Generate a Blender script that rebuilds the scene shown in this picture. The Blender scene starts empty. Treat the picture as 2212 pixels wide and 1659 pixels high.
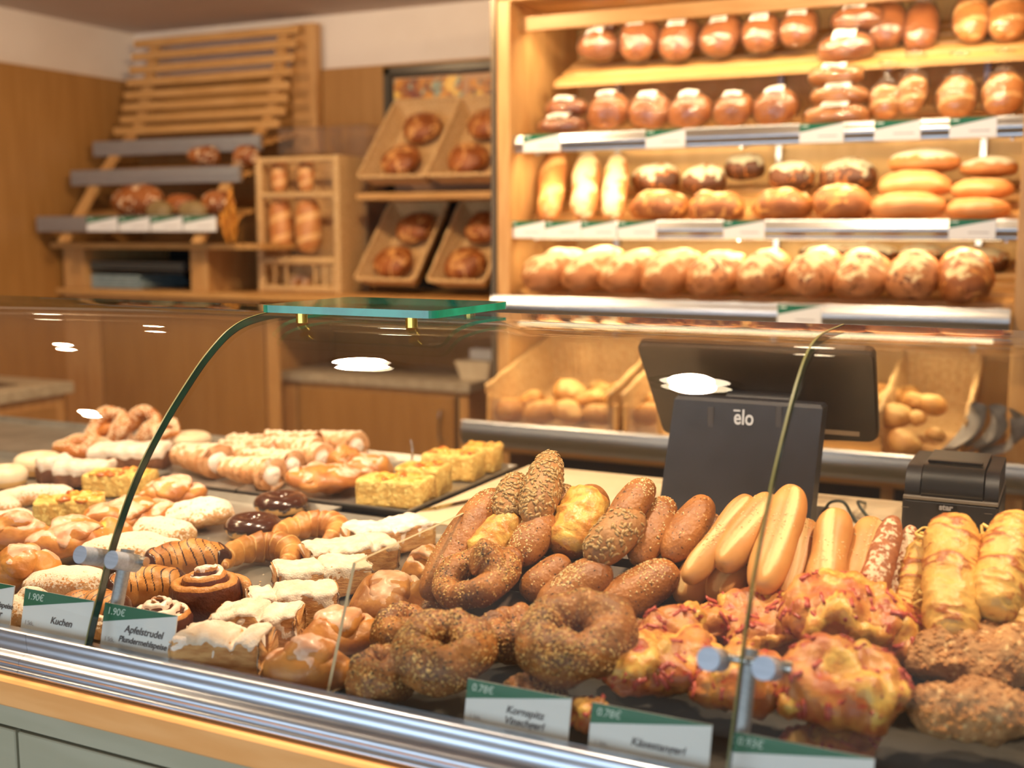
import bpy, math, random
import numpy as np
from mathutils import Vector, Matrix, Quaternion

S = bpy.context.scene
COL = S.collection
# ---------------------------------------------------------------- camera
IW, IH, FPX, CX, CY = 2212, 1659, 2500.0, 1106.0, 829.5
PITCH = math.atan((CY - 498.0) / FPX); YAW = math.radians(26.1)
CAM = np.array([0.0, 0.0, 1.55])
FWD = np.array([-math.sin(YAW)*math.cos(PITCH), math.cos(YAW)*math.cos(PITCH), -math.sin(PITCH)])
RGT = np.array([math.cos(YAW), math.sin(YAW), 0.0]); UPV = np.cross(RGT, FWD)
cd = bpy.data.cameras.new('camera'); cam = bpy.data.objects.new('camera', cd); COL.objects.link(cam)
cam.location = CAM; cam.rotation_euler = (math.pi/2 - PITCH, 0, YAW)
cd.sensor_width = 36; cd.lens = 36*FPX/IW; cd.clip_start = 0.02
cd.dof.use_dof = True; cd.dof.focus_distance = 1.62; cd.dof.aperture_fstop = 2.8
S.camera = cam
# ---------------------------------------------------------------- light
S.view_settings.view_transform = 'Standard'; S.view_settings.look = 'None'
S.view_settings.exposure = 0.08; S.view_settings.gamma = 1.0; S.view_settings.use_curve_mapping = False
S.cycles.transparent_max_bounces = 24
W = bpy.data.worlds.new('world'); S.world = W; W.use_nodes = True
W.node_tree.nodes['Background'].inputs[0].default_value = (0.62, 0.80, 1.0, 1)
W.node_tree.nodes['Background'].inputs[1].default_value = 0.5

def area(name, loc, target, sx, sy, power, col):
    l = bpy.data.lights.new(name, 'AREA'); l.shape = 'RECTANGLE'; l.size = sx; l.size_y = sy
    l.energy = power; l.color = col
    o = bpy.data.objects.new(name, l); COL.objects.link(o); o.location = loc
    o.rotation_euler = (Vector(target) - Vector(loc)).to_track_quat('-Z', 'Y').to_euler()
    return o
# daylight falling in through the shop window behind the customer
area('window_daylight', (-0.75, -2.33, 1.1), (-0.75, 1.5, 1.1), 6.2, 1.54, 88, (0.66, 0.83, 1.0))
# ---------------------------------------------------------------- pixel -> place
def ray(px, py): return FWD + RGT*(px-CX)/FPX - UPV*(py-CY)/FPX
def onp(px, py, ax, v):
    r = ray(px, py); return CAM + r*((v-CAM[ax])/r[ax])
def at_x(px, py, v): return onp(px, py, 0, v)
def at_y(px, py, v): return onp(px, py, 1, v)
def at_z(px, py, v): return onp(px, py, 2, v)
SL = 0.70                       # slope of the bread tray on the right
def at_q(px, py, h=0.0):
    r = ray(px, py); n = np.array([0, -SL, 1.0]); p0 = np.array([0, 1.30, 1.05+h])
    return CAM + r*(((p0-CAM) @ n)/(r @ n))
def depth(p): return float((np.array(p)-CAM) @ FWD)
def m_of(px, p): return px*depth(p)/FPX      # size in metres of px pixels at p

# ---------------------------------------------------------------- noise
def _h(ix, iy, iz, s):
    n = (ix*374761393 + iy*668265263 + iz*2147483647 + s*1274126177) & 0xffffffff
    n = ((n ^ (n >> 13))*1274126177) & 0xffffffff
    n = ((n ^ (n >> 16))*2246822519) & 0xffffffff
    return ((n ^ (n >> 15)) & 0xffff)/65535.0
def vn(p, s=0):
    i = np.floor(p).astype(np.int64); f = p-i; f = f*f*(3-2*f); r = 0
    for a in (0, 1):
        for b in (0, 1):
            for c in (0, 1):
                w = (f[:, 0] if a else 1-f[:, 0])*(f[:, 1] if b else 1-f[:, 1])*(f[:, 2] if c else 1-f[:, 2])
                r = r + w*_h(i[:, 0]+a, i[:, 1]+b, i[:, 2]+c, s)
    return r*2-1
def fbm(p, s=0, o=3):
    r = 0; a = 1.0; t = 0
    for k in range(o): r = r + a*vn(p*(2**k)+k*17.3, s+k); t += a; a *= .5
    return r/t
def sm(x, a, b):
    t = np.clip((x-a)/(b-a), 0, 1); return t*t*(3-2*t)

# ---------------------------------------------------------------- object helpers
def obj(name, V, Fc, mat, parent=None, smooth=True, attr=None, loc=None):
    me = bpy.data.meshes.new(name)
    me.from_pydata([tuple(map(float, v)) for v in V], [], [tuple(int(i) for i in f) for f in Fc])
    if smooth: me.polygons.foreach_set('use_smooth', [True]*len(me.polygons))
    if attr is not None:
        a = me.attributes.new('m', 'FLOAT', 'POINT'); a.data.foreach_set('value', np.asarray(attr, dtype=np.float32))
    mats = mat if isinstance(mat, (list, tuple)) else [mat]
    for m in mats: me.materials.append(m)
    me.update()
    o = bpy.data.objects.new(name, me); COL.objects.link(o)
    if parent is not None: o.parent = parent
    if loc is not None: o.location = loc
    return o
def tag(o, label=None, cat=None, group=None, kind=None):
    if label: o['label'] = label
    if cat: o['category'] = cat
    if group: o['group'] = group
    if kind: o['kind'] = kind
    return o
def empty(name, label, cat, loc=(0, 0, 0), group=None, rot=None):
    o = bpy.data.objects.new(name, None); COL.objects.link(o); o.location = loc; o.empty_display_size = .02
    if rot is not None: o.rotation_mode = 'QUATERNION'; o.rotation_quaternion = rot
    return tag(o, label, cat, group)
def copy_tree(o, parent=None):
    c = o.copy(); COL.objects.link(c); c.parent = parent
    for ch in list(o.children): copy_tree(ch, c)
    return c
class MB:
    """collects simple solids into one mesh"""
    def __init__(s): s.v = []; s.f = []
    def add(s, V, Fc):
        n = len(s.v); s.v += [tuple(map(float, v)) for v in V]; s.f += [tuple(i+n for i in f) for f in Fc]; return s
    def box(s, lo, hi, b=0.0):
        x0, y0, z0 = lo; x1, y1, z1 = hi
        if b <= 0:
            V = [(x0,y0,z0),(x1,y0,z0),(x1,y1,z0),(x0,y1,z0),(x0,y0,z1),(x1,y0,z1),(x1,y1,z1),(x0,y1,z1)]
            return s.add(V, [(0,3,2,1),(4,5,6,7),(0,1,5,4),(1,2,6,5),(2,3,7,6),(3,0,4,7)])
        V = []; 
        for z, i in ((z0, b), (z0+b, 0), (z1-b, 0), (z1, b)):
            a0, a1, c0, c1 = x0+i, x1-i, y0+i, y1-i
            V += [(a0+b,c0,z),(a1-b,c0,z),(a1,c0+b,z),(a1,c1-b,z),(a1-b,c1,z),(a0+b,c1,z),(a0,c1-b,z),(a0,c0+b,z)]
        Fc = [tuple(range(7,-1,-1)), tuple(range(24, 32))]
        for k in range(3):
            for j in range(8): Fc.append((k*8+j, k*8+(j+1) % 8, (k+1)*8+(j+1) % 8, (k+1)*8+j))
        return s.add(V, Fc)
    def tube(s, pts, r, n=8, closed=False):
        V, Fc, _, _ = sweep(np.array(pts, float), r, r, n, closed=closed, capflat=True); return s.add(V, Fc)
    def xf(s, M):
        s.v = [tuple(M @ Vector(v)) for v in s.v]; return s
    def build(s, name, mat, parent=None, smooth=False): return obj(name, s.v, s.f, mat, parent, smooth)
def spath(pts, n):
    """smooth Catmull-Rom path through pts with n samples"""
    P = np.array(pts, float); P = np.vstack([2*P[0]-P[1], P, 2*P[-1]-P[-2]]); m = len(P)-3
    out = []
    for k in range(n):
        u = k/(n-1)*m; i = min(int(u), m-1); t = u-i
        a, b, c, d = P[i], P[i+1], P[i+2], P[i+3]
        out.append(.5*((2*b)+(-a+c)*t+(2*a-5*b+4*c-d)*t*t+(-a+3*b-3*c+d)*t**3))
    return np.array(out)
def sweep(path, rx, rz, nseg=16, closed=False, capflat=False, power=2.0, flat=1.0, rfun=None, up=None):
    """returns V, F, u (0..1 along), th (angle; pi/2 is up). rx, rz scalars or arrays"""
    P = np.asarray(path, float); n = len(P)
    T = np.roll(P, -1, 0)-np.roll(P, 1, 0) if closed else np.gradient(P, axis=0)
    T /= np.linalg.norm(T, axis=1)[:, None]+1e-12
    U0 = np.array([0, 0, 1.0]) if up is None else np.array(up, float)
    if up is None and np.abs(T[:, 2]).max() > .97:
        # parallel transport
        A = np.cross(T[0], [1, 0, 0]) if abs(T[0][0]) < .9 else np.cross(T[0], [0, 1, 0])
        A /= np.linalg.norm(A); Sd = []
        for t in T:
            A = A-t*(A @ t); A /= np.linalg.norm(A); Sd.append(A.copy())
        Sd = np.array(Sd)
    else:
        Sd = np.cross(T, U0); Sd /= np.linalg.norm(Sd, axis=1)[:, None]+1e-12
    Up = np.cross(Sd, T)
    th = np.arange(nseg)/nseg*2*math.pi
    rx = np.broadcast_to(np.asarray(rx, float), (n,)); rz = np.broadcast_to(np.asarray(rz, float), (n,))
    c, s_ = np.cos(th), np.sin(th)
    cc = np.sign(c)*np.abs(c)**(2/power); ss = np.sign(s_)*np.abs(s_)**(2/power)
    ss = np.where(ss < 0, ss*flat, ss)
    R = np.ones((n, nseg)) if rfun is None else rfun(np.linspace(0, 1, n)[:, None], th[None, :])*np.ones((n, nseg))
    V = P[:, None, :]+Sd[:, None, :]*(cc[None, :]*R*rx[:, None])[..., None]+Up[:, None, :]*(ss[None, :]*R*rz[:, None])[..., None]
    V = V.reshape(-1, 3)
    Fc = []
    m = n if closed else n-1
    for i in range(m):
        a = i*nseg; b = ((i+1) % n)*nseg
        for j in range(nseg):
            k = (j+1) % nseg; Fc.append((a+j, b+j, b+k, a+k))
    u = np.repeat(np.arange(n)/(n if closed else n-1), nseg); TH = np.tile(th, n)
    if not closed:
        V = np.vstack([V, P[:1], P[-1:]]); u = np.append(u, [0, 1]); TH = np.append(TH, [math.pi/2]*2)
        q = n*nseg
        if capflat:
            V = np.vstack([V[:q], V[:nseg], V[q-nseg:q]]); u = np.append(u[:q], np.zeros(2*nseg)); TH = np.append(TH[:q], np.zeros(2*nseg))
            Fc.append(tuple(range(q, q+nseg))); Fc.append(tuple(range(q+2*nseg-1, q+nseg-1, -1)))
            return V, Fc, u, TH
        for j in range(nseg):
            k = (j+1) % nseg; Fc.append((q, j, k)); Fc.append((q+1, (n-1)*nseg+k, (n-1)*nseg+j))
    return V, Fc, u, TH
def normals(V, Fc):
    N = np.zeros_like(V)
    tri = np.array([(f[0], f[1], f[2]) for f in Fc])
    a, b, c = V[tri[:, 0]], V[tri[:, 1]], V[tri[:, 2]]
    fn = np.cross(b-a, c-a)
    q = [(f[0], f[2], f[3]) for f in Fc if len(f) == 4]; qi = [i for i, f in enumerate(Fc) if len(f) == 4]
    for k in range(3): np.add.at(N, tri[:, k], fn)
    if q:
        q = np.array(q); fq = np.cross(V[q[:, 1]]-V[q[:, 0]], V[q[:, 2]]-V[q[:, 0]])
        for k in range(3): np.add.at(N, q[:, k], fq)
    return N/(np.linalg.norm(N, axis=1)[:, None]+1e-12)
def endr(n, e=2.4):
    """n points -1..1 spaced for round ends and their radii"""
    x = -np.cos(np.linspace(0.0, math.pi, n)); x = .55*x+.45*np.linspace(-1, 1, n); x[0], x[-1] = -1, 1
    return x, np.maximum(0, (1-np.abs(x)**e))**(1/e)
def disp(V, Fc, amp, sc, seed=0, o=3, w=None):
    N = normals(V, Fc); d = fbm(V*sc+seed*3.7, seed, o)*amp
    if w is not None: d = d*w
    return V+N*d[:, None]
def shell(V, Fc, mask, t=.0012, dip=.0015):
    """a skin over the part of a surface where mask > 0 (icing, glaze, sugar, melted cheese)"""
    N = normals(V, Fc); W_ = V+N*((mask*(t+dip)-dip)[:, None])
    keep = [f for f in Fc if max(mask[i] for i in f) > .02]
    ids = sorted({i for f in keep for i in f}); mp = {i: k for k, i in enumerate(ids)}
    return W_[ids], [tuple(mp[i] for i in f) for f in keep]
_OC = ([(1,0,0),(-1,0,0),(0,1,0),(0,-1,0),(0,0,1),(.5,.5,.5),(-.5,.5,.5),(-.5,-.5,.5),(.5,-.5,.5)],
       [(0,5,8),(2,6,5),(1,7,6),(3,8,7),(4,8,5),(4,5,6),(4,6,7),(4,7,8),(0,2,5),(2,1,6),(1,3,7),(3,0,8),(0,3,1,2)])
def seeds(V, Fc, n, l, w, h, weight=None, seed=0):
    """n little grains lying on a surface"""
    rg = np.random.default_rng(seed+5); N = normals(V, Fc); fa = [f for f in Fc if len(f) == 4]
    A = np.array(fa); c = V[A].mean(1); nn = N[A].mean(1)
    ar = np.linalg.norm(np.cross(V[A[:, 1]]-V[A[:, 0]], V[A[:, 3]]-V[A[:, 0]]), axis=1)
    wt = ar*(np.ones(len(fa)) if weight is None else np.clip(weight[A].mean(1), 0, 1)); wt = wt/wt.sum()
    pick = rg.choice(len(fa), n, p=wt); oc = np.array(_OC[0], float)*np.array([l, w, h])/2
    vs = []; fs = []
    for k, i in enumerate(pick):
        a, b = rg.random(2); q = V[A[i]]
        p = q[0]*(1-a)*(1-b)+q[1]*a*(1-b)+q[2]*a*b+q[3]*(1-a)*b
        z = nn[i]+rg.normal(0, .18, 3); z /= np.linalg.norm(z)+1e-9
        x = rg.normal(size=3); x -= z*(x @ z); x /= np.linalg.norm(x)+1e-9; y = np.cross(z, x)
        g = rg.uniform(.75, 1.2); off = len(vs)*1
        vs.append(p+(oc[:, :1]*x+oc[:, 1:2]*y+oc[:, 2:]*z)*g); fs += [tuple(j+k*9 for j in f) for f in _OC[1]]
    return np.vstack(vs), fs

# ---------------------------------------------------------------- materials
def lin(c):
    c = c.lstrip('#'); r = [int(c[i:i+2], 16)/255 for i in (0, 2, 4)]
    return tuple((x/12.92 if x <= .04045 else ((x+.055)/1.055)**2.4) for x in r)+(1,)
_M = {}
def mat(name, c1, c2=None, sc=30, rough=.5, metal=0, bump=0, bsc=200, cm=None, mrough=None, spk=None, spsc=300, spt=.68,
        top=None, topt=.3, topn=.25, vary=.0, coat=0, stretch=None, spec=.5, bottom=None, edge=.08):
    if name in _M: return _M[name]
    m = bpy.data.materials.new(name); m.use_nodes = True; T = m.node_tree; N = T.nodes; L = T.links
    b = N['Principled BSDF']; b.inputs['Roughness'].default_value = rough; b.inputs['Metallic'].default_value = metal
    b.inputs['Specular IOR Level'].default_value = spec
    if coat: b.inputs['Coat Weight'].default_value = coat; b.inputs['Coat Roughness'].default_value = .12
    tc = N.new('ShaderNodeTexCoord'); src = tc.outputs['Object']
    if stretch:
        mp = N.new('ShaderNodeMapping'); mp.inputs['Scale'].default_value = stretch; L.new(src, mp.inputs[0]); vec = mp.outputs[0]
    else: vec = src
    def noise(s, d=4, v=None):
        n = N.new('ShaderNodeTexNoise'); n.inputs['Scale'].default_value = s; n.inputs['Detail'].default_value = d
        L.new(v or vec, n.inputs['Vector']); return n.outputs['Fac']
    def mixc(f, a, bb):
        x = N.new('ShaderNodeMix'); x.data_type = 'RGBA'
        if hasattr(f, 'links') or hasattr(f, 'is_linked'): L.new(f, x.inputs['Factor'])
        else: x.inputs['Factor'].default_value = f
        for i, q in ((6, a), (7, bb)):
            if isinstance(q, tuple): x.inputs[i].default_value = q
            else: L.new(q, x.inputs[i])
        return x.outputs[2]
    def rng(f, lo, hi):
        r = N.new('ShaderNodeMapRange'); r.interpolation_type = 'SMOOTHSTEP'; L.new(f, r.inputs[0])
        r.inputs[1].default_value = lo; r.inputs[2].default_value = hi; return r.outputs[0]
    def math_(op, a, bb=None, c=None):
        x = N.new('ShaderNodeMath'); x.operation = op
        for i, q in enumerate((a, bb, c)):
            if q is None: continue
            if isinstance(q, (int, float)): x.inputs[i].default_value = q
            else: L.new(q, x.inputs[i])
        return x.outputs[0]
    c = lin(c1)
    if c2: c = mixc(rng(noise(sc), .36, .64), lin(c1), lin(c2))
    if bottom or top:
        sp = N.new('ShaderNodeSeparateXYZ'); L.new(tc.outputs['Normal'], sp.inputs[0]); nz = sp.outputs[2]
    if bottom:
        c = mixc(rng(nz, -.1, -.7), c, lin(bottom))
    if top:
        f = math_('ADD', nz, math_('MULTIPLY', math_('SUBTRACT', noise(sc*2.2, 5), .5), topn*4))
        c = mixc(rng(f, topt, topt+.28), c, lin(top))
    if spk:
        for i, q in enumerate(spk if isinstance(spk, (list, tuple)) else [spk]):
            c = mixc(rng(noise(spsc*(1+.37*i), 2), spt, spt+.05), c, lin(q))
    if cm:
        at = N.new('ShaderNodeAttribute'); at.attribute_name = 'm'
        f = rng(math_('ADD', at.outputs['Fac'], math_('MULTIPLY', math_('SUBTRACT', noise(260, 3), .5), .35)), .5-edge, .5+edge)
        c = mixc(f, c, lin(cm))
        if mrough is not None:
            r = N.new('ShaderNodeMapRange'); L.new(f, r.inputs[0]); r.inputs[3].default_value = rough; r.inputs[4].default_value = mrough
            L.new(r.outputs[0], b.inputs['Roughness'])
    if vary:
        oi = N.new('ShaderNodeObjectInfo'); h = N.new('ShaderNodeHueSaturation'); 
        r = N.new('ShaderNodeMapRange'); L.new(oi.outputs['Random'], r.inputs[0]); r.inputs[3].default_value = 1-vary; r.inputs[4].default_value = 1+vary
        L.new(r.outputs[0], h.inputs['Value'])
        if isinstance(c, tuple): h.inputs['Color'].default_value = c
        else: L.new(c, h.inputs['Color'])
        c = h.outputs[0]
    if isinstance(c, tuple): b.inputs['Base Color'].default_value = c
    else: L.new(c, b.inputs['Base Color'])
    if bump:
        bp = N.new('ShaderNodeBump'); bp.inputs['Strength'].default_value = bump; bp.inputs['Distance'].default_value = .004
        L.new(noise(bsc, 5), bp.inputs['Height']); L.new(bp.outputs[0], b.inputs['Normal'])
    _M[name] = m; return m
def emis(name, col, st):
    m = bpy.data.materials.new(name); m.use_nodes = True; N = m.node_tree.nodes; N.clear()
    e = N.new('ShaderNodeEmission'); e.inputs[0].default_value = col; e.inputs[1].default_value = st
    o = N.new('ShaderNodeOutputMaterial'); m.node_tree.links.new(e.outputs[0], o.inputs[0]); return m
def glass(name, tint, r0=.045, rough=.0, haze=0.0, bumpy=0):
    """thin clear pane: transmits straight, mirrors by Schlick's law"""
    m = bpy.data.materials.new(name); m.use_nodes = True; T = m.node_tree; N = T.nodes; L = T.links; N.clear()
    t = N.new('ShaderNodeBsdfTransparent'); t.inputs[0].default_value = tint
    g = N.new('ShaderNodeBsdfGlossy'); g.inputs['Roughness'].default_value = rough
    lw = N.new('ShaderNodeNewGeometry'); dt = N.new('ShaderNodeVectorMath'); dt.operation = 'DOT_PRODUCT'
    L.new(lw.outputs['Incoming'], dt.inputs[0])
    nsrc = lw.outputs['Normal']
    if bumpy:
        tc = N.new('ShaderNodeTexCoord'); nz = N.new('ShaderNodeTexNoise'); nz.inputs['Scale'].default_value = 38; nz.inputs['Detail'].default_value = 3
        L.new(tc.outputs['Object'], nz.inputs['Vector'])
        bp = N.new('ShaderNodeBump'); bp.inputs['Strength'].default_value = bumpy; bp.inputs['Distance'].default_value = .01
        L.new(nz.outputs['Fac'], bp.inputs['Height']); nsrc = bp.outputs[0]; L.new(nsrc, g.inputs['Normal'])
    L.new(nsrc, dt.inputs[1])
    def mt(op, a, b):
        x = N.new('ShaderNodeMath'); x.operation = op
        for i, q in enumerate((a, b)):
            if isinstance(q, (int, float)): x.inputs[i].default_value = q
            elif q is not None: L.new(q, x.inputs[i])
        return x.outputs[0]
    a = mt('ABSOLUTE', dt.outputs['Value'], None)
    f = mt('ADD', mt('MULTIPLY', mt('POWER', mt('SUBTRACT', 1.0, a), 5.0), 1-r0), r0)
    mx = N.new('ShaderNodeMixShader'); L.new(f, mx.inputs[0]); L.new(t.outputs[0], mx.inputs[1]); L.new(g.outputs[0], mx.inputs[2])
    out = mx.outputs[0]
    if haze:
        d = N.new('ShaderNodeBsdfDiffuse'); d.inputs[0].default_value = (.8, .8, .8, 1)
        m2 = N.new('ShaderNodeMixShader'); m2.inputs[0].default_value = haze; L.new(out, m2.inputs[1]); L.new(d.outputs[0], m2.inputs[2]); out = m2.outputs[0]
    o = N.new('ShaderNodeOutputMaterial'); L.new(out, o.inputs[0]); return m
# ---------------------------------------------------------------- fixture materials
BEECH = mat('beech', 'cc9e64', 'c09054', sc=5, rough=.45, stretch=(1.2, 9, 9), bump=.05, bsc=60)
BEECHV = mat('beech_upright', 'cda068', 'c2925a', sc=5, rough=.45, stretch=(9, 9, 1.2), bump=.05, bsc=60)
PANEL = mat('veneer_panel', 'ab7e46', 'a3763f', sc=4, rough=.5, stretch=(7, 7, .8))
PLASTER = mat('plaster', 'e6dcd2', 'e0d5ca', sc=3, rough=.9)
CEILM = mat('ceiling_paint', 'cfc0b2', 'c9b9aa', sc=2, rough=.95)
ALU = mat('brushed_aluminium', 'bfc3ca', 'b6bac2', sc=40, rough=.30, metal=1.0, stretch=(.5, 8, 8))
SATIN = mat('satin_aluminium', 'b4bac2', 'a8aeb6', sc=40, rough=.5, metal=.8, stretch=(.5, 8, 8))
CHROME = mat('chrome', 'd5d8dc', rough=.12, metal=1)
STEEL = mat('tray_steel', 'b4b0a8', 'a09c94', sc=12, rough=.36, metal=.75, bump=.05, bsc=90)
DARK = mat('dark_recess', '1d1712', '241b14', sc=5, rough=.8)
BLACKP = mat('black_plastic', '17161a', '1b1a1e', sc=60, rough=.42, bump=.1, bsc=900)
BLACKG = mat('black_gloss', '1a1714', rough=.22)
GREYSTONE = mat('stone_worktop', 'b9ae9d', 'a99d8b', sc=30, rough=.35)
CREAMB = mat('cream_board', 'e3cfae', 'dcc6a2', sc=8, rough=.4)
OLIVE = mat('olive_panel', 'a7a288', 'a09b80', sc=4, rough=.55, stretch=(1, 6, 6))
WHITE = mat('card_white', 'eef0f2', rough=.45)
GREEN = mat('card_green', '0b6b49', rough=.4)
INK = mat('ink', '5b5458', rough=.7)
PALEINK = mat('pale_ink', 'd9efe4', rough=.6)
GREYINK = mat('grey_print', 'b7b3b6', rough=.7)
LOGO = mat('logo_grey', 'b9bcc4', rough=.5)
WICKER = mat('wicker', 'e2c08c', 'cfa670', sc=90, rough=.6, bump=.6, bsc=260, vary=.06)
GEDGE = mat('glass_edge', '0d3a2c', '0a2a20', sc=20, rough=.15, coat=.5)
GEDGEB = mat('glass_edge_bright', '1c9a78', '117a5c', sc=16, rough=.12, coat=.8)
GEDGEL = mat('glass_edge_pale', 'c9b896', rough=.2)
CLEAR = glass('clear_pane', (.955, .945, .91, 1), .045, .0)
CLEARG = glass('clear_shelf_glass', (.90, .96, .93, 1), .05, .0)
ACRYL = glass('acrylic', (.95, .93, .92, 1), .05, .02, haze=.04)
WRAP = glass('plastic_wrap', (.97, .96, .95, 1), .10, .08, haze=.02, bumpy=1.0)
GOLD = mat('brass', 'd6b45a', rough=.2, metal=1)
BWALL = 4.42; LWALL = -4.22

def st(name, m, lo, hi, b=0, kids=None):
    o = MB().box(lo, hi, b).build(name, m); o['kind'] = 'structure'; return o
# ---------------------------------------------------------------- room shell
st('floor', mat('floor_tile', '9a8c7a', '8f816f', sc=3, rough=.4), (-4.4, -2.55, -.1), (2.7, 4.6, 0))
st('ceiling', CEILM, (-4.4, -2.55, 2.5), (2.7, 4.6, 2.6))
wb = MB().box((-4.4, BWALL, 0), (2.7, BWALL+.15, 2.5)).build('wall_back', PLASTER); wb['kind'] = 'structure'
wl = MB().box((LWALL-.15, -2.55, 0), (LWALL, BWALL, 2.5)).build('wall_left', PLASTER); wl['kind'] = 'structure'
st('wall_right', PLASTER, (2.55, -2.55, 0), (2.7, 4.42, 2.5))
st('trim_1', PANEL, (LWALL, BWALL-.02, 0), (2.5, BWALL, 2.265))
st('trim_2', PANEL, (LWALL, -2.4, 0), (LWALL+.02, BWALL-.02, 2.265))
wf = MB(); wf.box((-4.22, -2.55, 0), (2.55, -2.4, .3)); wf.box((-4.22, -2.55, 1.9), (2.55, -2.4, 2.5)); wf.box((-4.22, -2.55, .3), (-3.9, -2.4, 1.9)); wf.box((2.4, -2.55, .3), (2.55, -2.4, 1.9))
wf.build('wall_front', PLASTER)['kind'] = 'structure'
wn = MB()
for x in (-3.9, -2.35, -.8, .75, 2.34): wn.box((x, -2.50, .36), (x+.06, -2.45, 1.84))
wn.box((-3.9, -2.50, .3), (2.4, -2.45, .36)); wn.box((-3.9, -2.50, 1.84), (2.4, -2.45, 1.9))
wn.build('window_1', ALU)['kind'] = 'structure'

# ---------------------------------------------------------------- helpers for fittings
def extrude_x(prof, x0, x1, name, m, parent=None, smooth=True):
    """closed section (y, z) pulled along X"""
    n = len(prof); V = ([(x0, y, z) for y, z in prof]+[(x1, y, z) for y, z in prof])*2
    Fc = [(i, (i+1) % n, n+(i+1) % n, n+i) for i in range(n)]+[tuple(range(3*n-1, 2*n-1, -1)), tuple(range(3*n, 4*n))]
    o = obj(name, V, Fc, m, parent, False)
    if smooth:
        for p in o.data.polygons[:n]: p.use_smooth = True
        for e in o.data.edges: e.use_edge_sharp = False
    return o
def rail_prof(y, z, h, bulge=.0035, t=.014):
    """price rail: lip on top, round belly, lip below; front towards -Y"""
    P = [(y+t, z), (y-.004, z), (y-.006, z-.006)]
    for k in range(9):
        a = k/8; P.append((y-.004-bulge*math.sin(math.pi*(.08+.84*a)), z-.010-(h-.02)*a))
    P += [(y-.008, z-h+.006), (y-.006, z-h), (y+t, z-h)]
    return P
def text_mesh(s, size, m, parent, loc, rot, shear=.0, bold=0.0, name='lettering', align='CENTER'):
    cu = bpy.data.curves.new('t', 'FONT'); cu.body = s; cu.size = size; cu.align_x = align; cu.shear = shear; cu.offset = bold; cu.extrude = .00012
    o = bpy.data.objects.new('t', cu); COL.objects.link(o)
    dg = bpy.context.evaluated_depsgraph_get(); me = bpy.data.meshes.new_from_object(o.evaluated_get(dg))
    bpy.data.objects.remove(o); bpy.data.curves.remove(cu)
    me.materials.clear(); me.materials.append(m); me.name = name
    q = bpy.data.objects.new(name, me); COL.objects.link(q); q.parent = parent; q.location = loc; q.rotation_euler = rot
    return q
def price_card(name, label, cat, x0, x1, y, z0, h, tilt, group, texts=None, thick=.0015, root_extra=None, k=.62):
    """card facing -Y; texts = (price, [lines], unit)"""
    w = x1-x0; R = empty(name, label, cat, (x0, y, z0), group); R.rotation_euler = (-tilt, 0, 0)
    c = MB().box((0, 0, 0), (w, thick, h), 0).build('card', WHITE, R)
    g = obj('green_band', [(0, -.0004, h), (w, -.0004, h), (w, -.0004, h*.985), (0, -.0004, h*k)], [(0, 3, 2, 1)], GREEN, R, False)
    rot = (math.pi/2, 0, 0)
    if texts:
        pr, ls, un = texts
        if pr: text_mesh(pr, h*.20, PALEINK, R, (w*.05, -.0009, h*.79), rot, .12, 0, 'price', 'LEFT')
        for i, t in enumerate(ls):
            text_mesh(t, h*(.20 if len(t) < 13 else .165), INK, R, (w*.58, -.0007, h*((.50-.20*i) if len(ls) > 1 else .38)), rot, .25, .00018, 'product_name')
        if un: text_mesh(un, h*.12, GREYINK, R, (w*.05, -.0007, h*.26), rot, 0, 0, 'unit_note', 'LEFT')
    else:
        mb = MB(); mb.box((w*.42, -.0006, h*.30), (w*.86, 0, h*.36)); mb.build('print_line', GREYINK, R)
        mb = MB(); mb.box((w*.06, -.0008, h*.84), (w*.20, -.0004, h*.92)); mb.build('price', PALEINK, R)
    return R

# ---------------------------------------------------------------- serving counter
CX0, CX1 = -3.4, 1.3
body = MB().box((CX0, .98, .12), (CX1, 2.30, .925)).build('display_counter', OLIVE)
tag(body, 'serving counter body with grey-green front panels below the glass case', 'counter')
def ch(mb, name, m, par, sm_=False): return mb.build(name, m, par, sm_)
gp = MB()
for xa, xb in ((-3.4, -1.99), (-1.985, -1.168), (-1.163, -.32), (-.315, .5), (.505, 1.3)): gp.box((xa, .966, .14), (xb, .978, .928), .0015)
ch(gp, 'front_panel', OLIVE, body)
ch(MB().box((CX0, .968, .932), (CX1, .985, .960)), 'panel_rail', OLIVE, body)
ch(MB().box((CX0, .960, .9605), (CX1, .995, .9965), .003), 'wooden_edge', mat('edge_beech_lit', 'f0ae68', 'e8a25a', sc=5, rough=.45, stretch=(1.2, 9, 9)), body)  # brighter orange than the other beech: warm shop light put into the colour
PR = [(1.004, 1.047), (.992, 1.047), (.9885, 1.0455), (.9890, 1.0350), (.9900, 1.0225), (.9860, 1.0210), (.9800, 1.0190), (.9765, 1.0160), (.9755, 1.0130), (.9760, 1.0095), (.9785, 1.0070), (.9790, 1.0055), (.9740, 1.0045), (.9725, 1.0020), (.9735, .9985), (.99, .9975), (1.004, 1.01)]
r1 = extrude_x(PR, CX0, -1.1655, 'front_rail', ALU, body); r2 = extrude_x(PR, -1.165, CX1, 'front_rail', ALU, body)
ch(MB().box((CX0, 1.0, .925), (CX1, 1.764, 1.012)), 'case_floor', DARK, body)
ch(MB().box((CX0, 1.764, .925), (-1.086, 2.29, 1.012)), 'case_floor', DARK, body)

wt = MB().box((-1.085, 1.765, .9260), (CX1, 2.30, 1.030), .002).build('rear_worktop', CREAMB)
tag(wt, 'cream worktop on the staff side holding the till and printer', 'worktop')

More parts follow.
